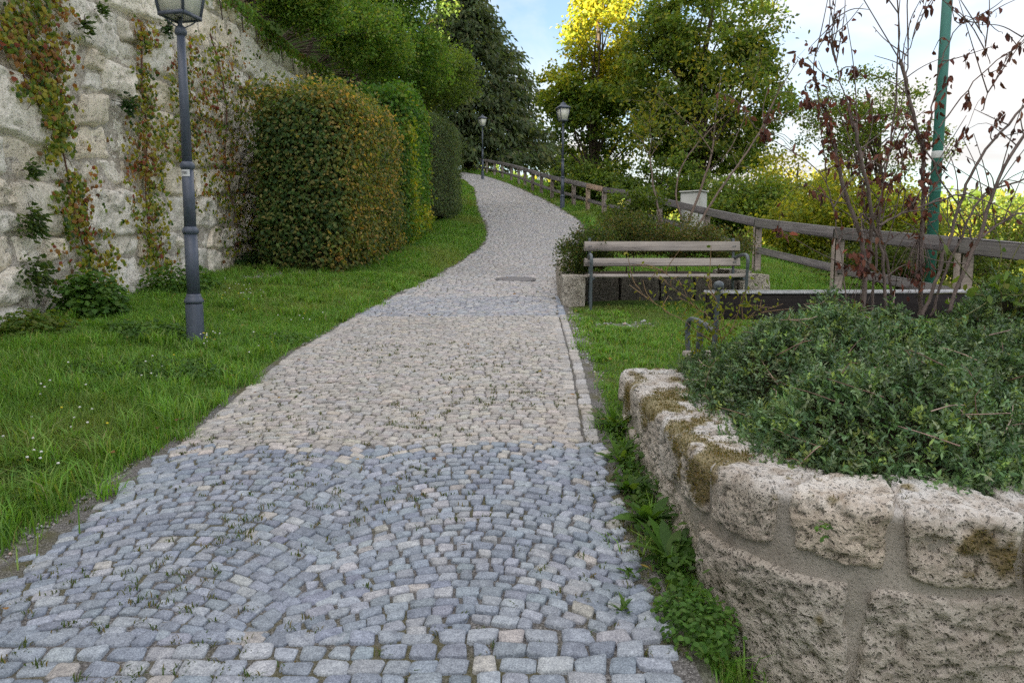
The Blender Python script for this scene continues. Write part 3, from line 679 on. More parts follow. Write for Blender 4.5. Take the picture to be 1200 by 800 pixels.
# ------------------------------------------------------------------ stone patches
def stone_patch(corner_st, mapf, proud, res, rough, er, seed, sink=.05, tilt=True, wavy=.05, pit=.0, pits=38):
    """a stone: corner_st 4x2 in wall coordinates; mapf(s,t,d) gives world points"""
    q = np.array(corner_st, float); L1 = np.linalg.norm(q[1] - q[0]); L2 = np.linalg.norm(q[3] - q[0])
    nu, nv = max(5, int(L1 / res)), max(5, int(L2 / res))
    u, v = np.meshgrid(np.linspace(0, 1, nu), np.linspace(0, 1, nv), indexing='ij')
    st = (1 - u)[..., None] * (1 - v)[..., None] * q[0] + u[..., None] * (1 - v)[..., None] * q[1] + u[..., None] * v[..., None] * q[2] + (1 - u)[..., None] * v[..., None] * q[3]
    sd3 = np.full(u.shape, seed * 3.71)
    # wavy outline
    wv = np.stack([fbm(np.stack([st[..., 0] * 5, st[..., 1] * 5, sd3], -1), 3), fbm(np.stack([st[..., 0] * 5, st[..., 1] * 5, sd3 + 40], -1), 3)], -1) - .5
    ed = np.minimum(np.minimum(u, 1 - u) * L1, np.minimum(v, 1 - v) * L2)
    # pull the corners in so that the outline is rounded
    cu, cv = (u - .5) * 2, (v - .5) * 2; sq = 1 - .045 * (cu ** 2 * cv ** 2) ** 1.0
    cen = q.mean(0); st = cen + (st - cen) * sq[..., None] + wv * wavy
    a = sstep(0, er, ed)
    f1 = fbm(np.stack([st[..., 0] * 4, st[..., 1] * 4, sd3], -1), 4) - .5; f2 = fbm(np.stack([st[..., 0] * 16, st[..., 1] * 16, sd3], -1), 3) - .5
    rid = np.abs(fbm(np.stack([st[..., 0] * 7 + st[..., 1] * 3, st[..., 1] * 9, sd3 + 9], -1), 3) - .5)
    d = -sink + (sink + proud) * a ** .7 + (f1 * rough + f2 * rough * .45 - rid * rough * .6) * (a * .8 + .2)
    if pit: d = d - pit * sstep(.66, .82, vnoise(np.stack([st[..., 0] * pits, st[..., 1] * pits * 1.2, sd3], -1))) * a - pit * 1.6 * sstep(.72, .85, vnoise(np.stack([st[..., 0] * pits * .4, st[..., 1] * pits * .55, sd3 + 5], -1))) * a
    if tilt: d = d + (cu * rng.normal(0, .010) + cv * rng.normal(0, .010)) * a
    V = mapf(st[..., 0], st[..., 1], d).reshape(-1, 3)
    ii = np.arange(nu * nv).reshape(nu, nv)
    Fq = np.stack([ii[:-1, :-1], ii[1:, :-1], ii[1:, 1:], ii[:-1, 1:]], -1).reshape(-1, 4)
    return V, Fq, st.reshape(-1, 2)
def add_stone(parent, V, Fq, mat, col, name='stone', flip=False):
    if flip: Fq = Fq[:, ::-1]
    me = make_mesh(name, V, [Fq], np.broadcast_to(np.asarray(col, float), V.shape), True); me.materials.append(mat)
    return link(name, me, parent)

# ------------------------------------------------------------------ retaining wall on the left
def wmap(s, t, d):
    und = (fbm(np.stack([s * .5, t * .5, 0 * s + 4], -1), 3) - .5) * .35
    return np.stack([WX - .05 * (t - .6) + und + d, s, t], -1)
wall = thing('retaining_wall', (WX, 10, float(hpath(10))), 'tall pale weathered stone retaining wall rising left of the path', 'wall')
s_, t_ = np.meshgrid(np.arange(1.0, 36.2, .35), np.linspace(0, 1, 24), indexing='ij')
t_ = (hpath(s_) - .3) * (1 - t_) + (wall_top(s_) - .04) * t_
Vc = wmap(s_, t_, -.03 + (fbm(np.stack([s_ * 3, t_ * 3, 0 * s_], -1), 3) - .5) * .06); a_, b_ = s_.shape
top = Vc[:, -1] + np.array([-1.1, 0, 0]); Vc = np.concatenate([Vc, top[:, None]], 1); b_ += 1
ii = np.arange(a_ * b_).reshape(a_, b_)
mesh_obj('mortar_core', Vc.reshape(-1, 3), np.stack([ii[:-1, :-1], ii[1:, :-1], ii[1:, 1:], ii[:-1, 1:]], -1).reshape(-1, 4), M_WALLMORTAR, wall, np.ones((a_ * b_, 3)), True)
ncourse = 9
fr = np.concatenate([[0], np.cumsum(rng.uniform(.55, 1.5, ncourse))]); fr = fr / fr[-1]
def cz(k, s):
    lo = hpath(s) * .55 + .25; hi = float(wall_top(s)) - .02
    return lo + (hi - lo) * fr[k] + (float(fbm(np.array([[s * .8, k * 7.7, 1.0]]), 2)[0]) - .5) * (.30 if 0 < k < ncourse else .05)
seed = 0
for k in range(ncourse):
    s = 2.6 + rng.uniform(0, .5)
    while s < 24:
        hgt = cz(k + 1, s) - cz(k, s)
        wd = hgt * rng.uniform(.7, 2.3); wd = min(max(wd, .35), 1.5)
        e = s + wd; j = rng.normal(0, .10, 4); g_ = .010
        q = [(s + g_ + j[0], cz(k, s) + g_), (e - g_ + j[1], cz(k, e) + g_), (e - g_ + j[2], cz(k + 1, e) - g_), (s + g_ + j[3], cz(k + 1, s) - g_)]
        hidden = (s > 14.5 and q[2][1] < 4.6)
        seed += 1
        if not hidden:
            if rng.uniform() < .3 and hgt > .5:      # a course split in two thinner stones
                mz_ = .5 * (q[0][1] + q[3][1]); mz2 = .5 * (q[1][1] + q[2][1])
                qs = [[q[0], q[1], (q[2][0], mz2 - g_), (q[3][0], mz_ - g_)], [(q[0][0], mz_ + g_), (q[1][0], mz2 + g_), q[2], q[3]]]
            else: qs = [q]
            for qq in qs:
                V, Fq, _ = stone_patch(qq, wmap, rng.uniform(-.01, .07), .034 if s < 15 else .09, .125, .022, seed + rng.uniform(), .034, wavy=.13, pit=.03)
                tint = np.array([(1, 1, 1), (1.06, 1.05, 1.03), (.93, .91, .88), (1.02, .97, .90), (.96, .97, .98)][rng.integers(5)]) * rng.uniform(.9, 1.08)
                add_stone(wall, V, Fq, M_WALLSTONE, tint)
        s = e
def on_wall(px, py, d=.08):
    dr = ray(px, py); ts = np.linspace(3, 60, 3000); p = EYE + dr * ts[:, None]
    f = p[:, 0] - (WX - .05 * (p[:, 2] - .6)); k = np.argmax(f < 0); q = p[k]
    return wmap(np.array(q[1]), np.array(q[2]), np.array(d))

# ------------------------------------------------------------------ creepers on the wall
V_G = (.16, .24, .03); V_Y = (.36, .34, .045); V_O = (.34, .17, .05); V_R = (.29, .08, .05); V_D = (.055, .11, .03); V_B = (.18, .10, .05)
def vine(name, label, strands, wts, leaf=.058):
    p0 = on_wall(*strands[0][-1][:2]); t = thing(name, p0, label, 'climber', 'creepers hanging on the stone wall')
    fb, sb = Buf(), Buf()
    for st in strands:
        px = np.array([a[:2] for a in st], float); wdt = np.array([a[2] for a in st]); den = np.array([a[3] for a in st])
        pts = np.array([on_wall(*a, .05) for a in px]); sp = smooth_pts(pts, 2); tube(sb, sp, np.linspace(.016, .006, len(sp)), 5, (.9, .6, .5))
        for f0 in range(1, len(sp) - 1, 2):            # side shoots clinging to the stones
            q_ = sp[f0]; e_ = q_ + np.array([.02, rng.normal(0, .16), rng.uniform(-.22, .1)]); tube(sb, smooth_pts([q_, (q_ + e_) / 2 + np.array([.015, 0, .03]), e_], 1), [.006, .005, .005, .004, .003, .003][:len(smooth_pts([q_, q_, q_], 1))], 4, (.9, .6, .5))
        L = np.concatenate([[0], np.cumsum(np.linalg.norm(np.diff(px, axis=0), axis=1))])
        for k in range(len(px) - 1):
            n = int((L[k + 1] - L[k]) * .5 * (den[k] + den[k + 1]) * 1.0)
            for f in rng.uniform(size=n):
                c = px[k] * (1 - f) + px[k + 1] * f; wv = wdt[k] * (1 - f) + wdt[k + 1] * f
                q = c + rng.normal(0, .55, 2) * wv * np.array([1, .8])
                hole = fbm(np.array([[q[0] * .055, q[1] * .045, 3.3]]), 3)[0]
                if hole < .36: continue
                b = on_wall(q[0], q[1], rng.uniform(.05, .14)); m = 3
                base = b + rng.normal(0, .035, (m, 3)) * np.array([.4, 1, 1])
                nr = unit(np.array([1.0, -.25, .35]) + rng.normal(0, .35, (m, 3))); d = np.stack([rng.normal(0, .2, m), rng.normal(0, .6, m), -np.ones(m)], -1)
                zone = fbm(np.array([[q[0] * .03, q[1] * .016, 8.1]]), 2)[0]
                w_ = np.array(wts, float) * np.array([1.6 - zone * 1.6, 1, .3 + 1.7 * (zone > .5), .2 + 2 * (zone > .53), 1, 1])
                leaves(fb, base, d, nr, leaf * rng.uniform(.6, 1.25, m), leaf * .95 * rng.uniform(.7, 1.2, m), pick([V_G, V_Y, V_O, V_R, V_D, V_B], w_, m), .12, 'round')
    sb.build('stem', M_STEM, t, True); fb.build('foliage', M_LEAF, t)
vine('wall_creeper', 'long orange and green creeper strand trailing at the far left of the wall', [[(18, -30, 40, 3.2), (30, 30, 34, 3), (48, 90, 22, 2.4), (64, 140, 14, 1.8), (80, 190, 26, 2.4), (92, 250, 26, 2.2), (104, 310, 30, 2), (118, 350, 34, 2.2)], [(0, 20, 16, 1.6), (4, 70, 10, .8)], [(20, 85, 14, .9), (40, 125, 20, .5)]], [3.4, 3.6, 1.6, .4, .6, .5])
vine('wall_creeper', 'rusty red creeper strand left of the near lamp post', [[(156, 25, 8, 1.2), (160, 60, 10, 1.2), (162, 110, 8, .8), (172, 150, 22, 2.6), (172, 190, 26, 2.8), (172, 240, 22, 2), (178, 290, 20, 2), (184, 322, 16, 1.6)]], [2.6, 3.4, 1.6, .7, .6, .7])
vine('wall_creeper', 'broad yellow green creeper curtain behind the near lamp post', [[(198, 50, 16, 2.2), (206, 90, 24, 2.2), (212, 140, 18, 2), (208, 190, 16, 1.8)], [(240, 40, 20, 2.2), (252, 80, 34, 2.6), (262, 130, 40, 2.8), (256, 180, 50, 3.2), (262, 225, 36, 2.4), (276, 265, 20, 1.6), (272, 300, 16, .8)], [(290, 90, 14, 1.6), (284, 140, 14, 1.4)]], [3.6, 3.6, 1.0, .5, 1.3, .7])
def wall_tuft(label, px, py, rpx, n, cols, size=.06, hang=.6):
    p = on_wall(px, py, .06); t = thing('wall_plant', p, label, 'plant', 'small plants rooted in the wall')
    b = Buf(); m = n; r = rpx / FPX * p[1]
    c = p + rng.normal(0, .45, (m, 3)) * r * np.array([.35, 1, .9]) + np.array([.06, 0, 0]); c[:, 0] = np.maximum(c[:, 0], p[0] + .01)
    d = unit((c - p) + np.array([.3, 0, -hang * r]) + rng.normal(0, .12, (m, 3))); nr = unit(np.array([1, -.3, .6]) + rng.normal(0, .5, (m, 3)))
    leaves(b, c, d, nr, size * rng.uniform(.6, 1.3, m), size * .6 * rng.uniform(.7, 1.2, m), pick(cols, [1] * len(cols), m), .15, 'round'); b.build('foliage', M_LEAF, t)
    s = Buf()
    for k in range(7): tube(s, smooth_pts([p - np.array([.05, 0, 0]), p + np.array([.06, 0, .02]), c[rng.integers(m)]], 1), .005, 5)
    s.build('stem', M_STEM, t)
IVY = [(.03, .075, .022), (.045, .10, .025), (.025, .055, .02)]
FERN = [(.07, .125, .025), (.10, .15, .03), (.05, .10, .025)]
wall_tuft('dark green ivy tuft high on the wall between two creepers', 140, 124, 15, 130, IVY)
wall_tuft('leafy green tuft on the wall near the left picture edge', 33, 262, 22, 230, FERN)
wall_tuft('sprawling green tuft low on the wall beneath another leafy tuft', 30, 322, 26, 230, FERN)
wall_tuft('small fern at the top left of the wall', 80, 30, 12, 70, FERN)
wall_tuft('small fern at the very top of the wall beside the lantern', 100, 12, 10, 60, FERN)
wall_tuft('small dark ivy tuft just left of the lantern', 176, 34, 12, 80, IVY)
wall_tuft('small tuft at the left edge of the wall under the yellow creeper leaves', 30, 200, 14, 80, FERN)

# ------------------------------------------------------------------ leafy weeds at the foot of the wall
WG = [(0.057, 0.132, 0.023), (0.081, 0.172, 0.029), (0.103, 0.196, 0.034)]
def weed_clump(name, label, px, py, rad, n, size, cols=WG, group='leafy weeds along the wall foot', cat='weed', dark=1.0):
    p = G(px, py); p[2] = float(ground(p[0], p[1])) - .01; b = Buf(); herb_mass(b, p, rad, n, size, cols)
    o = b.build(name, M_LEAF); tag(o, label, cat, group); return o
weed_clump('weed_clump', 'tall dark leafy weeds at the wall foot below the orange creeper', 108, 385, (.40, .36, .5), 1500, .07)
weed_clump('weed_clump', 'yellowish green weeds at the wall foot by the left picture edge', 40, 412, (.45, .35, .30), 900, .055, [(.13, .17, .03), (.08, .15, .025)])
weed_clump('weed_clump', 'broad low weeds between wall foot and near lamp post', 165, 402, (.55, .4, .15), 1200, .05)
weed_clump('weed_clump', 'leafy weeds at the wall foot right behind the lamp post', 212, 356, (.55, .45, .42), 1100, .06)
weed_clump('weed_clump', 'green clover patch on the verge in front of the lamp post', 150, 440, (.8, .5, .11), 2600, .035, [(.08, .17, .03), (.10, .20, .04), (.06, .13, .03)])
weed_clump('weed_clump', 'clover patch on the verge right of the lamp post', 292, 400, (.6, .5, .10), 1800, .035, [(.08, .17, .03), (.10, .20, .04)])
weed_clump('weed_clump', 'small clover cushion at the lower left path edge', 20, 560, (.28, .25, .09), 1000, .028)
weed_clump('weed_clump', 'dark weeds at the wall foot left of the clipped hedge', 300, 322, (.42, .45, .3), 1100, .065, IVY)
fb = Buf()
for (px, py, n_, sp) in [(290, 362, 26, 28), (245, 412, 14, 14), (136, 366, 9, 6), (350, 385, 7, 25), (60, 480, 8, 60), (40, 560, 7, 40), (300, 425, 7, 30), (180, 455, 8, 40), (90, 520, 7, 50)]:
    for k in range(n_):
        p = G(px + rng.normal(0, .5) * sp, py + rng.normal(0, .25) * sp); p[2] = float(ground(p[0], p[1])) + rng.uniform(.08, .16)
        if p[0] > edge(LE, p[1]) - .1: continue
        lathe(fb, [(.002, -.004), (.0075, 0), (.006, .005), (.001, .007)], p, 7, (.75, .75, .72) if rng.uniform() < .8 else (.7, .6, .05))
tag(fb.build('clover_flowers', simple('petal', (.95, .95, .95), .7, .2, use_attr=True, bump=0, var=.05)), 'tiny white clover and daisy flowers dotted in the grass', 'flowers', kind='stuff')

# ------------------------------------------------------------------ clipped hedges left of the path
def hedge(name, label, poly, y_rng, bulge, leaf, asp, cols, wts, dens, zt, colf=None, mat=M_LEAF, group='hedges left of the path', rough=.10):
    """a clipped hedge: poly = plan outline (x,y) list, zt top height"""
    poly = np.array(poly, float); c = poly.mean(0)
    zb = float(ground(*c)) - .15
    t = thing(name, (c[0], c[1], zb + .1), label, 'hedge', group)
    b = Buf(); cb = Buf()
    P0 = []
    for k0 in range(len(poly)):
        a0, pv, nx0 = poly[k0], poly[k0 - 1], poly[(k0 + 1) % len(poly)]; P0 += [a0 + unit(pv - a0) * .16, a0 + (unit(pv - a0) + unit(nx0 - a0)) * .045, a0 + unit(nx0 - a0) * .16]
    P0 = np.array(P0)
    seg = np.concatenate([P0, P0[:1]]); LL = np.concatenate([[0], np.cumsum(np.linalg.norm(np.diff(seg, axis=0), axis=1))])
    def ring(s): return np.stack([np.interp(s, LL, seg[:, 0]), np.interp(s, LL, seg[:, 1])], -1)
    per = LL[-1]; H = zt - zb
    n = int(per * H * dens); s = rng.uniform(0, per, n); v = rng.uniform(0, 1, n)
    base = ring(s); outd = unit(np.stack([ring(s + .05)[:, 1] - ring(s - .05)[:, 1], -(ring(s + .05)[:, 0] - ring(s - .05)[:, 0])], -1))
    sgn = np.sign(((base - c) * outd).sum(1, keepdims=True)); outd = outd * np.where(sgn == 0, 1, sgn)
    nse = (fbm(np.stack([s * .85, v * H * .85, 0 * s + c[1]], -1), 4, .6) - .5)
    rr = nse * rough * 2.8 - .05 * sstep(.9, 1, v) ** 2 * bulge - .12 * sstep(.15, 0, v)
    p = np.concatenate([base + outd * rr[:, None], (zb + v * H)[:, None]], 1)
    nr = np.concatenate([outd, .35 + 0 * s[:, None]], 1)
    vis = (p[:, 0] - c[0] > -1.6) if True else None
    foliage_shell(b, p, nr, 1, leaf, asp, cols, wts, rough * .5, .6, .35, colf=colf, shape='round' if leaf > .045 else 'diamond')
    kx = rng.permutation(n)[:n // 9]                # loose shoots standing out of the clipped face
    foliage_shell(b, p[kx] + np.concatenate([outd, .3 + 0 * s[:, None]], 1)[kx] * rng.uniform(.03, .2, (len(kx), 1)), nr[kx], 1, leaf, asp, cols, wts, rough * .5, .8, .1, colf=colf)
    # the top
    m = int(per * per / 14 * dens); q = c + (ring(rng.uniform(0, per, m)) - c) * rng.uniform(0, 1, m)[:, None] ** .5
    pt = np.concatenate([q, (zt - .03 + (fbm(np.stack([q[:, 0] * 1.2, q[:, 1] * 1.2, 0 * q[:, 0]], -1), 3) - .5) * rough * 5)[:, None]], 1)
    foliage_shell(b, pt, np.repeat(np.array([[0, 0, 1.0]]), m, 0), 1, leaf, asp, cols, wts, rough * .6, .6, 0, colf=colf)
    # woody inside that keeps the light from passing through
    k = 40; sr = np.linspace(0, per, k, endpoint=False); rg = ring(sr); rg = c + (rg - c) * (1 - .14 / np.maximum(np.linalg.norm(rg - c, axis=1, keepdims=True), .4) * 1.2)
    V = np.concatenate([np.column_stack([rg, np.full(k, zb)]), np.column_stack([rg, np.full(k, zt - .25)]), [[*c, zt - .2]]])
    j = np.arange(k); nn_ = (j + 1) % k
    cb.add(V, np.stack([j, nn_, k + nn_, k + j], -1)); cb.F.append(np.stack([k + j, k + nn_, np.full(k, 2 * k)], -1))
    cb.build('branches', M_DARKTWIG, t); b.build('foliage', mat, t)
    return t
BEECH = [(0.112, 0.181, 0.056), (0.188, 0.225, 0.069), (0.3, 0.263, 0.088), (0.388, 0.3, 0.112), (0.069, 0.119, 0.044)]
def beech_col(p):                            # the browned autumn leaves sit in patches, more of them towards the path
    f = fbm(p * .9 + 3, 3); k = sstep(.42, .6, f + .22 * sstep(-4.2, -2.6, p[:, 0]) - .06)[:, None]
    return (1 - k) * np.array([[.85, .98, .95]]) + k * np.array([[1.5, 1.25, 1.0]])
hedge('clipped_hedge', 'tall clipped beech hedge with browned leaves beside the stone wall', [(-4.15, 12.5), (-2.78, 12.25), (-2.5, 16.6), (-4.4, 16.6)], None, 1.0, .07, .75, BEECH, [4, 3, 1.6, 1.2, 3], 1500, 4.0, beech_col, rough=.19)
def vine_col(p):
    f = fbm(p * .8 + 11, 3); k = sstep(.5, .62, f)[:, None]; return (1 - k) * np.array([[.7, .9, .8]]) + k * np.array([[2.2, 1.55, .9]])
hedge('clipped_hedge', 'loose bright green hedge section overgrown with yellow leaves', [(-4.6, 16.7), (-2.35, 16.7), (-2.3, 19), (-2.3, 20.2), (-4.6, 20.2)], None, 1.0, .085, .75, [(.14, .26, .042), (.18, .30, .05), (.27, .30, .06), (.085, .16, .04)], [4, 3, 1.8, 2.0], 800, 5.0, vine_col, rough=.16)
hedge('clipped_hedge', 'rounded dark grey green hedge nearest the path bend', [(-4.4, 20.4), (-2.2, 20.4), (-1.75, 22.5), (-1.8, 25), (-2.2, 27), (-4.6, 27)], None, 1.6, .05, .6, [(.13, .20, .085), (.17, .235, .10), (.09, .14, .07), (.21, .215, .11)], [4, 3, 3, 1], 1100, 5.15, rough=.10)

# ------------------------------------------------------------------ trees
def crown_points(ells, n, bias=.5):
    r = []
    wts = np.array([np.prod(e[1]) ** .75 for e in ells]); wts /= wts.sum()
    for e, m in zip(ells, rng.multinomial(n, wts)):
        d = rdir(m); rad = rng.uniform(.25, 1, m)[:, None] ** bias
        r.append(np.array(e[0]) + d * rad * np.array(e[1]))
    return np.concatenate(r)
def tree(name, label, base, ells, nclump, per, leaf, asp, cols, wts, trunk_r, clump=.55, group=None, cat='tree', mat=M_LEAF, limbs=26, lean=(0, 0), trunk=True, droop=.15, colf=None, crown_name='crown'):
    base = np.array(base, float); t = thing(name, base, label, cat, group)
    cs = crown_points(ells, nclump); b = Buf()
    hole = fbm(cs * (.9 / clump) * .5 + 5.5, 2); cs = cs[hole > .395]
    k = np.repeat(np.arange(len(cs)), per); N = len(k)
    sc = rng.uniform(.55, 1.25, len(cs))[k][:, None] * clump
    p = cs[k] + np.clip(rng.normal(0, .42, (N, 3)), -.85, .85) * sc * np.array([1, 1, .62])
    tone = rng.uniform(.75, 1.25, len(cs))[k][:, None]
    nr = unit(np.array([0, 0, .8]) + rng.normal(0, .6, (N, 3))); d = rdir(N); d[:, 2] -= droop * 2
    col = pick(cols, wts, N) * tone
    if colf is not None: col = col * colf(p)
    leaves(b, p, d, nr, leaf * rng.uniform(.6, 1.3, N), leaf * asp * rng.uniform(.7, 1.2, N), col, .15)
    if trunk:
        tb = Buf(); cc = np.mean([e[0] for e in ells], 0); topz = max(e[0][2] + e[1][2] * .5 for e in ells)
        h = topz - base[2]; tp = np.array([cc[0] + lean[0], cc[1] + lean[1], topz])
        pts = smooth_pts([base - np.array([0, 0, .3]), base * .8 + tp * .2 + np.array([*rng.normal(0, .03 * h, 2), 0]) * .5, base * .45 + tp * .55 + np.array([*rng.normal(0, .04 * h, 2), 0]), tp], 2)
        tube(tb, pts, trunk_r * np.linspace(1.15, .12, len(pts)), 9)
        for q in cs[rng.permutation(len(cs))[:limbs]]:
            f = rng.uniform(.25, .8); s = pts[int(f * (len(pts) - 1))]
            if s[2] > q[2]: s = pts[int(.25 * (len(pts) - 1))]
            mid = s * .5 + q * .5 + np.array([0, 0, .08 * np.linalg.norm(q - s)]) + rng.normal(0, .05, 3) * np.linalg.norm(q - s)
            lp = smooth_pts([s, mid, q], 2); tube(tb, lp, trunk_r * np.linspace(.36, .05, len(lp)) * (1 - .5 * f), 5)
        tb.build('trunk', M_BARK, t, True)
    b.build(crown_name, mat, t)
    return t
OAK = [(0.139, 0.226, 0.046), (0.184, 0.277, 0.05), (0.102, 0.167, 0.04), (0.258, 0.292, 0.057)]
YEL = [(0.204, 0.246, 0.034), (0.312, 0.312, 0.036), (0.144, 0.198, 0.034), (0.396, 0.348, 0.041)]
def gz(x, y): return float(ground(np.array([x]), np.array([y]))[0])
def E(px, py, Y, rx, ry, rz):           # ellipsoid centred on a pixel at distance Y, radii in pixels across, metres deep, pixels up
    k = Y / FPX; return (P(px, py, Y), (rx * k, ry, rz * k))
TG = 'trees beyond the fence'
tree('maple_tree', 'tall tree with golden sunlit top behind the right lamp post', (P(697, 230, 33)[0], 33, gz(P(697, 230, 33)[0], 33)), [E(705, 36, 33, 46, 1.9, 50), E(690, 105, 33, 58, 2.1, 36), E(716, 145, 33, 66, 2.1, 46), E(662, 120, 33, 26, 1.3, 22), E(727, 85, 33, 26, 1.3, 40)], 480, 66, .18, .72, YEL, [3, 2.4, 3, 1], .24, .62, TG, limbs=34, colf=lambda p: (lambda k: (1 - k) * np.array([[.62, .85, 1.0]]) + k * np.array([[1.7, 1.6, 1.2]]))(sstep(7.5, 10.5, p[:, 2] + 2.2 * (fbm(p * .7, 2) - .5))[:, None]))  # sunlight put into the leaf colour: yellower and brighter towards the crown top
tree('maple_tree', 'large dense dark green tree with the broadest crown right of the golden one', (P(812, 225, 28)[0], 28, gz(P(812, 225, 28)[0], 28)), [E(830, 36, 28, 84, 2.4, 64), E(782, 90, 28, 52, 2, 60), E(872, 105, 28, 58, 2.2, 64), E(820, 150, 28, 80, 2.2, 44), E(868, 180, 28, 44, 1.6, 24)], 700, 74, .165, .7, OAK, [4, 3, 2, 3], .30, .58, TG, limbs=40)
tree('ash_tree', 'airy half bare tree behind the leaning dead stems', (P(1020, 260, 24)[0], 24, gz(P(1020, 260, 24)[0], 24)), [E(1010, 120, 24, 64, 1.8, 34), E(1040, 170, 24, 74, 2, 40), E(985, 150, 24, 50, 1.5, 40)], 330, 34, .11, .6, OAK, [3, 3, 2, 3], .14, .42, TG, limbs=40)
# understorey and lower trees beyond the fence
BU = 'bushes beyond the fence'
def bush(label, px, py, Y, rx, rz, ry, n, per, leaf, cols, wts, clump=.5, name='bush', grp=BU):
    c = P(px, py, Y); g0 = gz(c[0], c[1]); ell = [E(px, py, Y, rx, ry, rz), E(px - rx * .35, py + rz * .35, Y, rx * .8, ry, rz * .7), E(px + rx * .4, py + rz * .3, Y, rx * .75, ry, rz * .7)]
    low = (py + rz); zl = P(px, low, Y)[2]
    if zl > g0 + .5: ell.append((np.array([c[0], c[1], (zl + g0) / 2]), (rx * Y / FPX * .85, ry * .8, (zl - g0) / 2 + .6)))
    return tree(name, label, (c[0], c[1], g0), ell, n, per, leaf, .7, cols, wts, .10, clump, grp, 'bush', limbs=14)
bush('dark bush low behind the fence left of the golden tree', 668, 206, 36, 20, 26, .9, 90, 60, .16, OAK, [4, 2, 3, 1])
bush('dark green bush under the golden tree', 708, 212, 31, 46, 24, 1.6, 150, 60, .15, OAK, [3, 3, 4, 1])
bush('dark thicket under the broad dark tree behind the grey cabinet', 776, 215, 26, 62, 34, 1.6, 260, 60, .13, OAK, [3, 2, 4, 1])
bush('mid green bush behind the fence right of the grey cabinet', 868, 236, 21, 50, 32, 1.4, 220, 60, .11, OAK, [3, 3, 2, 2])
bush('bush with sunlight painted as yellow leaves right of the broad dark tree', 934, 214, 22, 46, 46, 1.4, 260, 60, .12, [(.40, .41, .05), (.50, .48, .06), (.28, .33, .045), (.19, .26, .04)], [3, 3, 2, 1.5])  # strong yellow stands in for sun that does not reach this bush
bush('yellow green bush behind the fence posts under the airy tree', 990, 252, 17, 92, 46, 1.5, 420, 60, .095, [(.40, .41, .05), (.50, .48, .06), (.28, .33, .045), (.19, .26, .04)], [2, 1.5, 3, 4])  # same yellow palette, sunlight put into the leaf colour
bush('green bush behind the fence at the right picture edge', 1165, 272, 14, 92, 40, 1.5, 330, 60, .075, OAK + [(.16, .17, .03)], [3, 3, 1, 2, 2])
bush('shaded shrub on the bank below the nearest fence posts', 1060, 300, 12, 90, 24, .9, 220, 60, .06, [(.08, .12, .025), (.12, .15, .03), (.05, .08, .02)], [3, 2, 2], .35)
# far sunlit trees across the valley
FG = 'distant sunlit trees'
def far_tree(label, px, py, Y, rx, rz, cols=YEL, n=90):
    c = P(px, py, Y); g0 = gz(c[0], c[1]); k = Y / FPX
    return tree('distant_tree', label, (c[0], c[1], g0), [(c, (rx * k, rx * k * .8, rz * k)), (np.array([c[0], c[1], (c[2] + g0) / 2]), (rx * k * .8, rx * k * .6, max((c[2] - g0) / 2, .5)))], n, 60, .0042 * Y, .75, cols, [2, 3, 1, 3], .35, .022 * Y, FG, limbs=8)
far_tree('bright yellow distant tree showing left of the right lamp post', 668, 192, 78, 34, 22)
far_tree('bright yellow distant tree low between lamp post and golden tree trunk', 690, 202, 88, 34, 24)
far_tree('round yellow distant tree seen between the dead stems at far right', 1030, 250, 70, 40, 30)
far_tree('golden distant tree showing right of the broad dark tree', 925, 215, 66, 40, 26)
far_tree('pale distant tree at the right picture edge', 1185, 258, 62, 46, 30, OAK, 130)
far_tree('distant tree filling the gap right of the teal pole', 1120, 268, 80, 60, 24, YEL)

# far woods on the other side of the valley: one mass
wd_ = Buf(); n = 1500; a = rng.uniform(-.05, 1.25, n); rr_ = rng.uniform(150, 420, n); wx, wy = rr_ * np.sin(a), rr_ * np.cos(a); wz = ground(wx, wy)
k = np.repeat(np.arange(n), 16); N_ = len(k); sz = rng.uniform(3, 6, n)[k][:, None]
pp_ = np.stack([wx, wy, wz + 4], -1)[k] + rdir(N_) * sz * np.array([1, 1, 1.1])
leaves(wd_, pp_, rdir(N_), unit(rng.normal(0, .7, (N_, 3)) + np.array([0, 0, .7])), rng.uniform(1.5, 3, N_), rng.uniform(1.2, 2.2, N_), pick(OAK + YEL, [3, 3, 2, 2, 2, 1, 2, 1], N_), .1)
tag(wd_.build('distant_wood', M_LEAF), 'far wooded valley side in mixed autumn green', 'wood', kind='stuff')

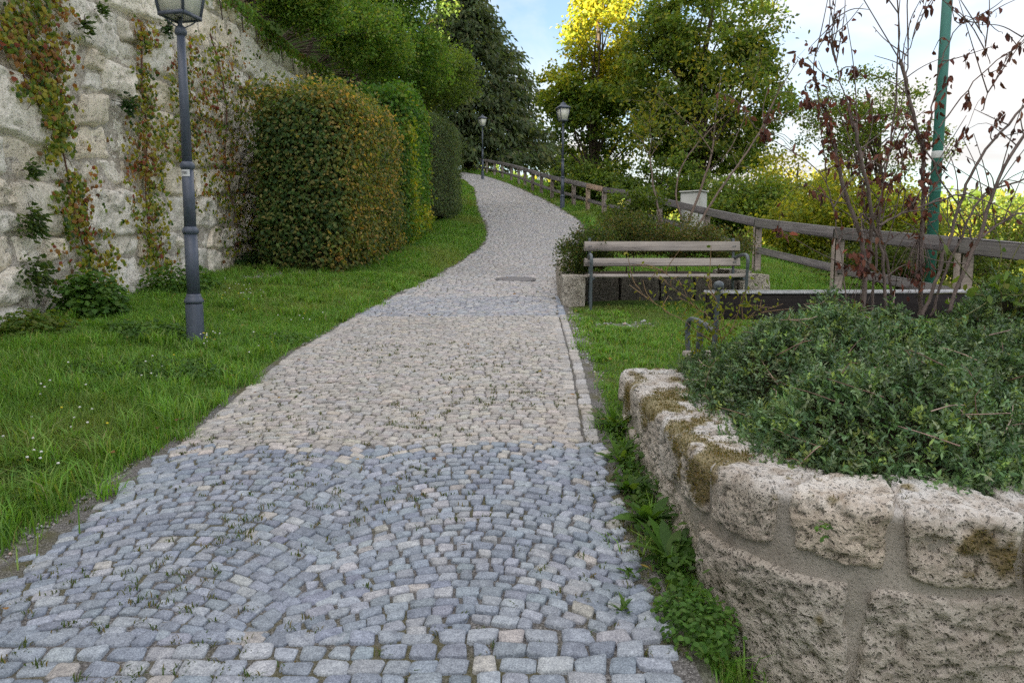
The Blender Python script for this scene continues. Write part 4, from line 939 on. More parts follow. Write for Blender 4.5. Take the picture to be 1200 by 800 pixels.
# dark conifer at the top of the path
def conifer(name, label, base, top, halfw, n, cols, wts):
    base = np.array(base, float); t = thing(name, base, label, 'tree'); b = Buf(); tb = Buf(); H = top - base[2]
    tube(tb, [base - np.array([0, 0, .3]), base + np.array([0, 0, H * .5]), base + np.array([.1, 0, H * .97])], [.35, .2, .03], 9)
    nb = n
    for k in range(nb):
        f = rng.uniform(0, 1) ** 1.15; z = base[2] + H * (.03 + .95 * f); a = rng.uniform(0, 2 * np.pi)
        if math.sin(a) > .5 and rng.uniform() < .6: a = -a
        L = halfw * ((1 - f) ** .8 + .05) * rng.uniform(.7, 1.13); dirn = np.array([math.cos(a), math.sin(a), 0])
        s = np.array([base[0], base[1], z]); e = s + dirn * L + np.array([0, 0, -.10 * L + .12 * H * .1])
        mid = (s + e) / 2 + np.array([0, 0, .12 * L]); pts = smooth_pts([s, mid, e], 1)
        if k % 2 == 0: tube(tb, pts, np.linspace(.045, .012, len(pts)), 4)
        m = int(58 * (L / halfw + .25)); fr_ = rng.uniform(.3, 1, m) ** .7
        pp = s * (1 - fr_)[:, None] ** 2 + 2 * mid * (fr_ * (1 - fr_))[:, None] + e * fr_[:, None] ** 2
        pp = pp + rng.normal(0, .28, (m, 3)) * np.array([1, 1, .5])
        d = dirn * .55 + rng.normal(0, .45, (m, 3)); d[:, 2] -= .75
        leaves(b, pp, d, unit(rng.normal(0, 1, (m, 3)) + dirn), rng.uniform(.28, .62, m), rng.uniform(.11, .22, m), pick(cols, wts, m) * rng.uniform(.7, 1.25), .1)
    tb.build('trunk', M_BARK, t); b.build('crown', M_LEAF, t); return t
cx_ = P(546, 205, 57)
conifer('conifer_tree', 'broad dark drooping conifer at the top of the path', (cx_[0], 57, gz(cx_[0], 57)), P(546, -22, 57)[2], 7.9, 900, [(.105, .155, .072), (.135, .185, .085), (.075, .11, .06), (.17, .19, .085)], [4, 3, 3, 1.5])

# shrubs and trees above the retaining wall
WT = 'trees and shrubs above the wall'
LUSH = [(0.133, 0.258, 0.047), (0.18, 0.312, 0.055), (0.094, 0.187, 0.043), (0.25, 0.312, 0.066)]
def wall_shrub(label, px, py, Y, rx, rz, ry, n, per, leaf, cols, wts, clump=.5, name='terrace_shrub', root=(-6.2, None)):
    yb = Y; xb = root[0]; g0 = gz(xb, yb)
    return tree(name, label, (xb, yb, g0), [E(px, py, Y, rx, ry, rz), E(px - rx * .5, py - rz * .3, Y + .4, rx * .8, ry, rz * .8), E(px + rx * .45, py + rz * .1, Y, rx * .6, ry, rz * .7)], n, per, leaf, .7, cols, wts, .09, clump, WT, 'shrub', limbs=20)
wall_shrub('bright green shrub on the wall top nearest the lantern', 356, 4, 15.5, 42, 34, 1.0, 260, 64, .075, LUSH, [3, 3, 2, 2], .36)
wall_shrub('green shrub spilling over the wall top beside the hedge', 432, 46, 18.5, 44, 44, 1.3, 310, 66, .085, LUSH, [3, 3, 2, 2], .4)
wall_shrub('leafy shrub overhanging above the bright green hedge', 470, 62, 22, 52, 52, 1.6, 330, 66, .10, LUSH, [4, 3, 3, 1.4], .46)
wall_shrub('darker shrub overhanging the path beside the conifer', 512, 88, 26, 40, 44, 1.6, 240, 62, .11, OAK, [4, 2, 4, 1], .5)
wall_shrub('tall green thicket high above the wall', 430, -40, 22, 90, 60, 2.0, 360, 60, .11, LUSH, [4, 3, 3, 1.4], .55)
# ivy hanging over the wall's top edge
b = Buf(); t = thing('wall_ivy', (WX, 17, 6.0), 'green ivy fringe hanging over the top edge of the stone wall', 'climber')
n = 3600; s = rng.uniform(11.5, 26, n); hang = np.abs(rng.normal(0, .16, n)) * (.4 + 1.2 * fbm(np.stack([s * .9, 0 * s, 0 * s], -1), 3))
p = wmap(s, wall_top(s) + .12 - hang, .05 + rng.uniform(0, .14, n))
leaves(b, p, np.stack([rng.normal(0, .3, n), rng.normal(0, .5, n), -np.ones(n)], -1), unit(np.array([1, -.2, .5]) + rng.normal(0, .4, (n, 3))), .08 * rng.uniform(.6, 1.2, n), .06 * rng.uniform(.7, 1.2, n), pick(LUSH + [(.16, .12, .05)], [3, 2, 3, 1, 1.4], n), .12, 'round'); b.build('foliage', M_LEAF, t)
sb = Buf()
for q in np.arange(12, 26, .9): tube(sb, smooth_pts([wmap(np.array(q), wall_top(q) + .1, np.array(-.1)), wmap(np.array(q + .1), wall_top(q) + .05, np.array(.07)), wmap(np.array(q + .2), wall_top(q) - .4, np.array(.06))], 1), .012, 5)
tag(sb.build('stems', M_STEM, t), kind='stuff')
# woods on the hill above
for (label, xx, yy, rad, hh) in [('tall dark tree on the hill whose bough shows at the top centre', -7.5, 38, 4.2, 17.5), ('dark hill tree standing behind the wall shrubs', -11, 25, 3.0, 8.6), ('dark hill tree seen above the hedge tops', -10.5, 46, 4.2, 15)]:
    g0 = gz(xx, yy)
    tree('hill_tree', label, (xx, yy, g0), [((xx, yy, hh), (rad, rad, rad * .95)), ((xx + 1.2, yy - .6, hh - 3), (rad, rad, rad * .8)), ((xx - 1, yy + .6, hh + 1.8), (rad * .7, rad * .7, rad * .7))], 330, 60, .2, .65, OAK, [4, 2, 4, 1], .32, .85, 'trees on the hill above the wall', limbs=26)

# ------------------------------------------------------------------ street lamps
def lamp_parts(t0):
    """a lamp modelled at the origin, 3.55 m tall"""
    t = thing('street_lamp', (0, 0, 0), 'x', 'street lamp', 'street lamps along the path')
    b = Buf(); k = .00793
    lathe(b, [(.080, -.2), (.080, 0), (.082, .02), (.079, .05), (.079, .36), (.073, .385)], n=24); b.build('base', M_METAL, t, False)
    b = Buf(); lathe(b, [(.083, .385), (.088, .395), (.088, .41), (.076, .43), (.066, .45), (.064, .47)], n=24); b.build('base_ring', M_METAL, t, True)
    b = Buf(); lathe(b, [(.0585, .46), (.0585, 1.03)], n=20); b.build('lower_shaft', M_METAL, t, True)
    b = Buf(); lathe(b, [(.060, 1.02), (.070, 1.035), (.074, 1.05), (.070, 1.065), (.062, 1.08), (.055, 1.09)], n=20); b.build('ring', M_METAL, t, True)
    b = Buf(); lathe(b, [(.053, 1.08), (.051, 1.62)], n=20); b.build('middle_shaft', M_METAL, t, True)
    b = Buf(); lathe(b, [(.053, 1.61), (.064, 1.625), (.066, 1.645), (.060, 1.665), (.046, 1.68)], n=20); b.build('ring', M_METAL, t, True)
    b = Buf(); lathe(b, [(.045, 1.67), (.036, 2.82)], n=20); b.build('upper_shaft', M_METAL, t, True)
    b = Buf(); lathe(b, [(.038, 2.79), (.050, 2.80), (.053, 2.825), (.046, 2.85), (.040, 2.86), (.016, 2.885), (.016, 2.95)], n=20); b.build('collar', M_METAL, t, True)
    b = Buf()
    for a in range(4):
        th = a * math.pi / 2 + math.pi / 4; tube(b, smooth_pts([(0.03 * math.cos(th), .03 * math.sin(th), 2.86), (.10 * math.cos(th), .10 * math.sin(th), 2.90), (.155 * math.cos(th), .155 * math.sin(th), 2.955)], 1), .006, 6)
    b.build('bracket', M_METAL, t)
    z0, z1, r0, r1 = 2.955, 3.36, .120, .178                    # half-widths of the lantern body at bottom and top
    b = Buf()
    for (z, r, h) in ((z0, r0 + .006, .03), (z1, r1 + .012, .03)):
        for a in range(4):
            M = Matrix.Rotation(a * math.pi / 2, 4, 'Z'); box(b, (-r, r - .014, z - h / 2), (r, r + .008 + .001 * (a % 2), z + h / 2), M=M)
    for sx in (-1, 1):
        for sy in (-1, 1): tube(b, [(sx * r0, sy * r0, z0), (sx * r1, sy * r1, z1)], .013, 6)
    lfr = b.build('lantern_frame', M_METAL, t)
    for a in range(4):
        b = Buf(); M = np.array(Matrix.Rotation(a * math.pi / 2, 3, 'Z')); e = .010
        V = np.array([[-r0 + e, r0 - .004, z0], [r0 - e, r0 - .004, z0], [r1 - e, r1 - .004, z1], [-r1 + e, r1 - .004, z1]]); V2 = V - np.array([0, .006, 0])
        b.add(np.concatenate([V, V2]) @ M.T, BOXF); b.build('glass_pane', M_GLASS, lfr)
    b = Buf(); lathe(b, [(.030, 2.97), (.030, 3.06), (.022, 3.07), (.022, 3.24), (.008, 3.26)], n=14); b.build('bulb', M_PALE, t, True)
    b = Buf(); q = math.sqrt(2); lathe(b, [((r1 + .035) * q, z1 + .012), ((r1 + .035) * q, z1 + .03), (.09 * q, z1 + .125), (.075 * q, z1 + .13), (.07 * q, z1 + .17), (.05 * q, z1 + .20), (.006, z1 + .215)], n=4, th0=math.pi / 4); lrf = b.build('roof', M_METAL, t)
    b = Buf(); lathe(b, [(.006, z1 + .20), (.02, z1 + .225), (.012, z1 + .245), (.003, z1 + .275)], n=10); b.build('finial', M_METAL, lrf, True)
    return t
proto = lamp_parts(0)
def place_lamp(root, p, rz, lab, s=1.0):
    root.location = Vector(p); root.rotation_euler = (0, 0, rz); root.scale = (s, s, s); root['label'] = lab
def copy_tree(o, parent=None):
    c = o.copy(); C.objects.link(c); c.parent = parent
    for ch in [x for x in bpy.data.objects if x.parent == o]: copy_tree(ch, c)
    return c
l2, l3 = copy_tree(proto), copy_tree(proto)
def gpt(px, py):
    p = G(px, py); p[2] = gz(p[0], p[1]); return p
dr_ = ray(229.5, 399); ts_ = np.linspace(4, 9, 800); pp1 = EYE + dr_ * ts_[:, None]; p1 = pp1[np.argmax(pp1[:, 2] < ground(pp1[:, 0], pp1[:, 1]) + .03)]; p1[2] -= .03
place_lamp(proto, p1, R(-13), 'near blue grey lamp post with numbered sticker in front of the stone wall', (p1[1] / 6.95) ** 1.0)
p2 = G(659, 244); p2[2] = gz(p2[0], p2[1]); place_lamp(l2, p2, R(20), 'lamp post standing by the fence below the golden tree', 1.02)
p3 = G(565.5, 210); p3[2] = gz(p3[0], p3[1]); place_lamp(l3, p3, R(30), 'farthest lamp post at the top of the path by the conifer', 1.0)
# the numbered sticker on the near lamp, curved round its shaft
b = Buf(); th = np.linspace(-1.05, .75, 9) - math.pi / 2 + R(13); rr = .0535
V = np.concatenate([np.stack([rr * np.cos(th), rr * np.sin(th), np.full(9, z)], -1) for z in (1.545, 1.605)])
j = np.arange(8); b.add(V, np.stack([j, j + 1, j + 10, j + 9], -1)); stk = b.build('number_sticker', M_PALE, None); stk.parent = proto
tcu = bpy.data.curves.new('number', 'FONT'); tcu.body = '780'; tcu.size = .036; tcu.align_x = 'CENTER'; tcu.align_y = 'CENTER'; tcu.materials.append(M_INK)
tmp_ = bpy.data.objects.new('number_curve', tcu); C.objects.link(tmp_); bpy.context.view_layer.update()
nme = bpy.data.meshes.new_from_object(tmp_.evaluated_get(bpy.context.evaluated_depsgraph_get())); bpy.data.objects.remove(tmp_)
txt = bpy.data.objects.new('number', nme); C.objects.link(txt); txt.parent = stk
ta = -math.pi / 2 + R(13) - .12; txt.location = (.0565 * math.cos(ta), .0565 * math.sin(ta), 1.575); txt.rotation_euler = (math.pi / 2, 0, ta + math.pi / 2)

# ------------------------------------------------------------------ fence
posts = [(3.9, 4.45), (7.27, 4.4), (10.1, 4.4), (13.5, 4.42), (16.9, 4.38), (19.9, 3.9), (22.4, 3.45), (24.1, 2.95), (25.8, 2.6), (27.6, 2.26), (30.4, 1.62), (32.5, 1.27), (34.6, .95), (36.8, .63), (38.9, .35), (41, -.04), (43.5, -.55), (45.6, -1.05), (48.2, -1.6), (50.7, -2.3), (53, -3.3)]
fence = thing('rail_fence', (4.4, 10, gz(4.4, 10)), 'weathered two rail wooden fence climbing along the right of the path', 'fence')
FT = [gz(x, y) + (.92 if y < 24 else .88) for y, x in posts]
for k, (y, x) in enumerate(posts):
    b = Buf(); g0 = gz(x, y); a = posts[min(k + 1, len(posts) - 1)]; c = posts[max(k - 1, 0)]; ang = math.atan2(a[0] - c[0], a[1] - c[1])
    new = k == 8
    col = np.array((1.7, 1.55, 1.35)) * rng.uniform(.85, 1.15) if not new else np.array((2.3, 1.9, 1.4))
    M = Matrix.Translation((x, y, 0)) @ Matrix.Rotation(ang, 4, 'Z')
    box(b, (-.065, -.065, g0 - .3), (.065, .065, FT[k] - .10), col, M, .012)
    b.build('post', M_RAIL, fence)
for k in range(len(posts) - 1):
    (ya, xa), (yb, xb) = posts[k], posts[k + 1]
    for (dz, hh, th_) in ((0, .15, .13), (-.50, .11, .06)):
        A_ = Vector((xa, ya, FT[k] + dz)); B_ = Vector((xb, yb, FT[k + 1] + dz)); d = B_ - A_; L = d.length
        side = Vector((-d.y, d.x, 0)).normalized()
        if dz < 0: A_ = A_ + side * .0; 
        xaxis = d.normalized(); yax = side; zax = xaxis.cross(yax)
        M = Matrix((( xaxis.x, yax.x, zax.x, A_.x), (xaxis.y, yax.y, zax.y, A_.y), (xaxis.z, yax.z, zax.z, A_.z), (0, 0, 0, 1)))
        b = Buf(); end = .004 if dz == 0 else -.0
        col = np.ones(3) * rng.uniform(.8, 1.25)
        if k == 7 and dz == 0: col = np.array((2.4, 1.85, 1.35))
        lo = (end if dz == 0 else .063, -th_ / 2, -hh + .04); hi = (L - end if dz == 0 else L - .063, th_ / 2, .04)
        box(b, lo, hi, col, None, .012)
        V = np.concatenate(b.V); me = make_mesh('rail', V, b.F, np.concatenate(b.K)); me.materials.append(M_RAIL)
        o = bpy.data.objects.new('rail', me); C.objects.link(o); o.parent = fence; o.matrix_local = Matrix.Translation(-Vector(PL[fence.name])) @ M

# ------------------------------------------------------------------ benches
M_CAPRAIL = simple('pale_metal_cap', (.50, .52, .55), .45, .5, nscale=30, var=.25, bump=.1)
def bench(label, loc, rz, slat_mat, w_=1.97, wide_back=False, back_h=.83, lower=True):
    """modelled facing -Y, seat front at y=0, left end x=0; placed afterwards"""
    t = thing('park_bench', (0, 0, 0), label, 'bench', 'park benches')
    def slat(name, y0, y1, z0, z1, tilt=0):
        b = Buf(); c = ((y0 + y1) / 2, (z0 + z1) / 2)
        M = Matrix.Translation((0, c[0], c[1])) @ Matrix.Rotation(tilt, 4, 'X')
        n0 = rng.uniform(.9, 1.1)
        box(b, (0, y0 - c[0], z0 - c[1]), (w_, y1 - c[0], z1 - c[1]), (n0, n0, n0), M, .007); b.build(name, M_SLAT if name == 'seat_slat' else slat_mat, t)
    for k in range(3): slat('seat_slat', .0 + k * .135, .115 + k * .135, .385 - k * .006, .425 - k * .006)
    if wide_back:
        slat('back_slat', .455, .49, back_h - .19, back_h - .022, -.12)
        b = Buf(); box(b, (-.005, .453, back_h - .020), (w_ + .005, .503, back_h + .004), (1, 1, 1), None, .004); b.build('top_rail', M_CAPRAIL, t)
    else:
        slat('back_slat', .445, .48, back_h - .125, back_h - .005, -.14); slat('back_slat', .415, .45, back_h - .315, back_h - .215, -.14)
    for x in (.075, w_ - .075):
        b = Buf()                                  # back post, running down to the rear foot
        tube(b, smooth_pts([(x, .50, -.15), (x, .48, .10), (x, .455, .40), (x, .475, .6), (x, .505, back_h + .035)], 2), .019, 8); b.build('back_post', M_BENCHMETAL, t, True)
        sx = -.03 if x < 1 else .03                # armrest: forward from the post, over a bend and down as the front leg
        b = Buf(); tube(b, smooth_pts([(x, .47, .60), (x + sx, .36, .645), (x + sx, .16, .66), (x + sx, .02, .655), (x + sx, -.035, .60), (x + sx, -.02, .50)], 3), .021, 9); b.build('armrest', M_BENCHMETAL, t, True)
        b = Buf(); tube(b, smooth_pts([(x + sx, -.022, .52), (x + sx, -.008, .40), (x + sx, .0, .2), (x + sx, -.01, -.15)], 2), .019, 8); b.build('leg', M_BENCHMETAL, t, True)
        b = Buf(); tube(b, [(x, -.005, .368), (x, .46, .352)], .016, 8); b.build('seat_support', M_BENCHMETAL, t, True)
        if wide_back:
            b = Buf(); tube(b, smooth_pts([(x + sx, .25, .66), (x + sx, .26, .60), (x + sx, .25, .48), (x + sx, .18, .425)], 2), .024, 9); b.build('arm_support', M_BENCHMETAL, t, True)
            b = Buf(); lathe(b, [(.004, 0), (.028, .006), (.034, .03), (.026, .05), (.004, .058)], (x, .515, back_h + .01), 14); b.build('knob', M_BENCHMETAL, t, True)
    for x in (.075, w_ - .075):
        for z in ((back_h - .065, back_h - .265) if not wide_back else ()):
            for dx_ in (-.012, .014):
                b = Buf(); lathe(b, [(.009, 0), (.008, .004), (.002, .006)], (0, 0, 0), 8); M = np.array(Matrix.Rotation(math.pi / 2, 3, 'X')); b.V = [v @ M.T + np.array([x + dx_, .443 if z > .7 else .411, z]) for v in b.V]; b.build('bolt', M_BENCHMETAL, t)
    t.location = loc; t.rotation_euler = (0, 0, rz); return t
z1_ = gz(1.2, 9.05)
bench('pale weathered slatted bench facing the camera in front of the far planting bed', (.91, 9.0, float(hpath(9.0)) + .005), 0, M_SLAT)
# the second bench turns its back to us, behind the near planter
bb = bench('dark backed bench seen from behind beyond the near planter shrubs', (0, 0, 0), 0, M_DARKWOOD, 2.05, True, .88)
pz = P(828, 340, 4.9)
bb.rotation_euler = (0, 0, math.pi + R(4)); bb.location = (pz[0] + 1.985 + .02, 5.40 + .12, pz[2] - .885)

# ------------------------------------------------------------------ utility cabinet, teal pole
pc = P(812, 262, 18.6); g0 = gz(pc[0], pc[1]); kk = 18.6 / FPX
cab = thing('utility_cabinet', (pc[0], pc[1], g0), 'pale grey utility cabinet standing behind the fence', 'cabinet')
M = Matrix.Translation((pc[0], pc[1], 0)) @ Matrix.Rotation(R(-38), 4, 'Z'); ztop = P(812, 224, 18.6)[2]
b = Buf(); box(b, (-.27, -.19, g0 - .1), (.27, .19, ztop - .04), (1, 1, 1), M, .012); b.build('housing', M_CAB, cab)
b = Buf(); box(b, (-.30, -.22, ztop - .038), (.30, .22, ztop), (1, 1, 1), M, .012); b.build('lid', M_CAB, cab)
b = Buf(); box(b, (-.24, -.202, g0 + .12), (.24, -.193, ztop - .09), (1, 1, 1), M, .003); b.build('door', M_CAB, cab)

pl0 = P(1090, 315, 8.5); g0 = gz(pl0[0], pl0[1]); pole = thing('utility_pole', (pl0[0], pl0[1], g0), 'tall teal green metal pole behind the fence at the right', 'pole')
b = Buf(); tp = P(1113, -60, 8.5); tube(b, [(pl0[0], pl0[1], g0 - .2), (pl0[0], pl0[1], tp[2] + 1.5)], [.060, .050], 18); b.build('shaft', M_TEAL, pole, True)
for zz_ in (P(1095, 186, 8.5)[2], P(1094, 226, 8.5)[2]):
    b = Buf(); lathe(b, [(.059, 0), (.062, .01), (.062, .07), (.059, .08)], (pl0[0], pl0[1], zz_), 18); b.build('band', M_PALE if zz_ > 2.2 else M_TEAL, pole, True)

# ------------------------------------------------------------------ near planter of tuff blocks
PTOP = .614
def rounded(poly, rads):
    out = []
    n = len(poly)
    for k in range(n):
        a, p, q = np.array(poly[k], float), np.array(poly[k - 1], float), np.array(poly[(k + 1) % n], float); r = rads[k]
        d1, d2 = unit(p - a), unit(q - a); s0, s1 = a + d1 * r, a + d2 * r
        for f in np.linspace(0, 1, 9): out.append(s0 * (1 - f) ** 2 + 2 * a * f * (1 - f) + s1 * f * f)
    return np.array(out)
loop = rounded([(.67, 4.60), (.655, 1.925), (3.45, 2.04), (3.45, 4.62)], [.16, .80, .3, .3])
loop = np.concatenate([loop, loop[:1]]); LS = np.concatenate([[0], np.cumsum(np.linalg.norm(np.diff(loop, axis=0), axis=1))]); PER = LS[-1]
def ploop(s):
    s = np.asarray(s, float) % PER
    return np.stack([np.interp(s, LS, loop[:, 0]), np.interp(s, LS, loop[:, 1])], -1)
def pnorm(s):
    d = ploop(s + .04) - ploop(s - .04); return unit(np.stack([d[..., 1], -d[..., 0]], -1)) * -1
sgn_test = pnorm(np.array([1.5])); PSG = 1.0 if sgn_test[0, 0] < 0 else -1.0
PBASE = -.12; FACE = PTOP - PBASE; RND = .034; WTOP = .30
def pmap(s, t, d):
    """t runs up the face, over the rounded arris and across the coping"""
    c = ploop(s); n = pnorm(s) * PSG
    tt = t - (FACE - RND); arc = RND * math.pi / 2
    ang = np.clip(tt / RND, 0, math.pi / 2); past = np.clip(tt - arc, 0, None)
    off = np.where(tt < 0, 0, -RND + RND * np.cos(ang)) - past; zz = np.where(tt < 0, PBASE + t, PTOP - RND + RND * np.sin(ang))
    nn_, nz = np.cos(ang), np.sin(ang)
    return np.concatenate([c + n * (off + d * nn_)[..., None], (zz + d * nz)[..., None]], -1)
planter = thing('planter_wall', (.66, 3.2, float(hpath(3.2))), 'low planter wall of rough tuff blocks with mossy top', 'planter')
TT = FACE - RND + RND * math.pi / 2 + WTOP - RND
s_, t_ = np.meshgrid(np.linspace(0, PER, 260), np.linspace(0, TT, 60), indexing='ij')
dd = -.010 + (fbm(np.stack([s_ * 6, t_ * 6, 0 * s_], -1), 4) - .5) * .016
Vc = pmap(s_, t_, dd); inner = Vc[:, -1].copy(); inner[:, 2] -= .12; Vc = np.concatenate([Vc, inner[:, None]], 1)
ii = np.arange(Vc.shape[0] * Vc.shape[1]).reshape(Vc.shape[:2]); Fq = np.stack([ii[:-1, :-1], ii[1:, :-1], ii[1:, 1:], ii[:-1, 1:]], -1).reshape(-1, 4)
mesh_obj('mortar_core', Vc.reshape(-1, 3), Fq, M_MORTAR, planter, np.ones((ii.size, 3)), True)
nearest = lambda px_, py_: LS[np.argmin(np.hypot(loop[:, 0] - px_, loop[:, 1] - py_))]
joint1, joint2 = .12 - PBASE - .02, .395 - PBASE       # course heights above the base
def moss_at(s, t):                         # cushions along the arris and on the coping
    f = fbm(np.stack([(s % PER) * 5.5, t * 8, 0 * s + 31], -1), 4); band = np.exp(-((t - (FACE + .02)) / .11) ** 2)
    f = f + .16 * (vnoise(np.stack([(s % PER) * 42, t * 42, 0 * s], -1)) - .5)
    return .85 * sstep(.60, .70, f + .17 * band - .10 * (t < FACE - .22) - .05 * (ploop(s)[..., 0] > 1.05))
def course(t0, t1, wmin, wmax, start, gap, proud, rough, wav):
    s = start; first_ = True
    while s < start + PER - .15:
        wd = rng.uniform(wmin, wmax); e = min(s + wd, start + PER); 
        if start + PER - e < wmin * .6: e = start + PER
        c = ploop(np.array([(s + e) / 2]))[0]
        seen = c[0] < 1.7 or c[1] > 4.4
        j = rng.normal(0, .016, 4); w0, w1 = wav * math.sin(s * 3.1), wav * math.sin(e * 3.1)
        q = [(s + gap + j[0], t0 + gap + w0), (e - gap + j[1], t0 + gap + w1), (e - gap + j[2], t1 - gap), (s + gap + j[3], t1 - gap)]
        V, Fq, st_ = stone_patch(q, pmap, rng.uniform(*proud), .0085 if (c[1] < 3.4 and c[0] < 1.8) else .018, rough, .011, rng.uniform(0, 90), .026, False, .06, .013, 50)
        tint = np.array([(1, 1, 1), (1.04, 1.02, 1), (.9, .88, .86), (1.0, .95, .89)][rng.integers(4)]) * rng.uniform(.9, 1.04) * (.92 if t0 < .3 else 1)
        mk = moss_at(st_[:, 0], st_[:, 1])[:, None]; add_stone(planter, V, Fq, M_TUFF, tint * (1 - mk) + np.array([[.38, .32, .13]]) * mk, 'block')
        s = e
s0 = nearest(1.0, 1.98) - .19
course(joint2 + .0, TT + .012, .30, .48, s0, .008, (.008, .018), .028, .03)
course(joint1 - .35, joint2 - .0, .36, .62, s0 + .22, .009, (.008, .022), .05, .025)

mb = Buf(); n = 90000; ms = rng.uniform(0, PER, n); mt = rng.uniform(FACE - .32, TT, n); k = (rng.uniform(size=n) < moss_at(ms, mt)); ms, mt = ms[k], mt[k]
mp_ = pmap(ms, mt, np.full(len(ms), .016)); k = in_view(mp_[:, 0], mp_[:, 1], mp_[:, 2], 150); mp_, ms, mt = mp_[k], ms[k], mt[k]
md = unit(pmap(ms, mt, np.full(len(ms), .05)) - mp_ + np.array([0, 0, .012]) + rng.normal(0, .014, mp_.shape))
leaves(mb, mp_ - md * .004, md, rdir(len(ms)), rng.uniform(.006, .015, len(ms)), .0035, pick([(.17, .135, .03), (.11, .11, .025), (.25, .18, .06), (.08, .10, .02)], [3, 3, 2, 2], len(ms)), .2)
mo_ = mb.build('moss', M_GRASS, planter); tag(mo_, kind='stuff')

# soil and evergreen shrub in the planter
def in_bed(x, y, m=0.0): return (x > .90 + m + .17 * sstep(3.3, 4.2, y)) & (x < 3.2 - m) & (y > 2.17 + m + .07 * (x - .9)) & (y < 4.38 - m) & ((x - .90) * .85 + (y - 2.17) > .36 + m)
def mound(x, y):
    e = np.minimum.reduce([x - .80 - .17 * sstep(3.3, 4.2, y), y - (2.06 + .07 * (x - .9)), 4.5 - y, ((x - .9) * .85 + (y - 2.17)) * .76 - .20])
    n2_ = fbm(np.stack([x * 6.5, y * 6.5, 0 * x + 55], -1), 2); k = sstep(0, .5, e); nn = fbm(np.stack([x * 2.2, y * 2.2, 0 * x + 21], -1), 3)
    return .60 + .28 * k ** .8 + .30 * (nn - .5) * (.4 + k) + (.08 + .07 * sstep(1.15, 1.5, x)) * sstep(2.9, 4.3, y) + .13 * (n2_ - .5) * (.4 + k) + .07 * sstep(1.9, 2.6, x) * k
bx_, by_ = np.meshgrid(np.linspace(.9, 3.25, 60), np.linspace(2.15, 4.45, 60), indexing='ij')
bed = mesh_obj('planting_soil', np.stack([bx_, by_, .565 + .02 * fbm(np.stack([bx_ * 9, by_ * 9, 0 * bx_], -1), 3)], -1).reshape(-1, 3), np.stack([(i3 := np.arange(3600).reshape(60, 60))[:-1, :-1], i3[1:, :-1], i3[1:, 1:], i3[:-1, 1:]], -1).reshape(-1, 4), M_SOIL, None, None, True)
tag(bed, 'dark soil filling the near planter', kind='structure')
sh = thing('evergreen_shrub', (1.9, 3.4, .57), 'low spreading evergreen shrub with tiny dark leaves filling the near planter', 'shrub')
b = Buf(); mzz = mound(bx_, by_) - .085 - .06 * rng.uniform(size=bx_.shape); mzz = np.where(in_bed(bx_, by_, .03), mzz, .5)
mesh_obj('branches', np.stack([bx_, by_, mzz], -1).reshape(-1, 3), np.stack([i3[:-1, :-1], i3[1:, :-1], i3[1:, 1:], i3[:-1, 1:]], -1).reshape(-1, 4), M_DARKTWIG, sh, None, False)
EVG = [(0.097, 0.177, 0.077), (0.138, 0.226, 0.093), (0.065, 0.122, 0.058), (0.21, 0.298, 0.072), (0.193, 0.251, 0.138)]
fb2, tb2 = Buf(), Buf()
n = 13500; x = rng.uniform(.84, 3.3, n); y = 2.08 + rng.uniform(0, 1, n) ** 1.12 * 2.42
k = in_bed(x, y, -.085); x, y = x[k], y[k]; n = len(x); z = mound(x, y)
ex = .02; gxn = -(mound(x + ex, y) - mound(x - ex, y)) / (2 * ex); gyn = -(mound(x, y + ex) - mound(x, y - ex)) / (2 * ex)
nr = unit(np.stack([gxn * .8, gyn * .8, np.ones(n)], -1)); dirs = unit(nr * .75 + rng.normal(0, .6, (n, 3)))
Ls = rng.uniform(.06, .15, n); st = np.stack([x, y, z], -1) - dirs * Ls[:, None] * .55 - nr * rng.uniform(0, .06, n)[:, None]
tone = pick(EVG, [4, 4, 3, 1.3, 1.2], n, .25) * (.55 + .9 * fbm(np.stack([x * 5, y * 5, 0 * x + 91], -1), 2))[:, None]
KL = 13
f = np.tile(np.linspace(.15, 1, KL), n); ki = np.repeat(np.arange(n), KL)
pp = st[ki] + dirs[ki] * (Ls[ki] * f)[:, None]; ra = rdir(n * KL); ld = unit(ra - dirs[ki] * (ra * dirs[ki]).sum(1, keepdims=True)) * .9 + dirs[ki] * .75
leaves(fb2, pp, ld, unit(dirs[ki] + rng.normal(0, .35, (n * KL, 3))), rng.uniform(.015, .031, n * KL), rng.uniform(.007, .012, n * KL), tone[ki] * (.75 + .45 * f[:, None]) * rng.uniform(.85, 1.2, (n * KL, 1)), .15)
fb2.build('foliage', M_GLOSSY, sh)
for k in range(150):                          # bleached bare twigs poking through
    a = rng.integers(n); p = np.array([x[a], y[a], z[a] + .01]); d = unit(np.array([*rng.normal(0, 1, 2), .35])); L = rng.uniform(.04, .16)
    tube(tb2, smooth_pts([p - d * .05, p + d * L * .5 + rng.normal(0, .012, 3), p + d * L], 1), np.linspace(.0026, .0012, 4 + 2)[:len(smooth_pts([p, p, p], 1))], 4, pick([(2.6, 2.4, 2.2), (1.2, 1, .8)], [1, 2], 1)[0])
tag(tb2.build('twigs', M_STEM, sh), kind='stuff')

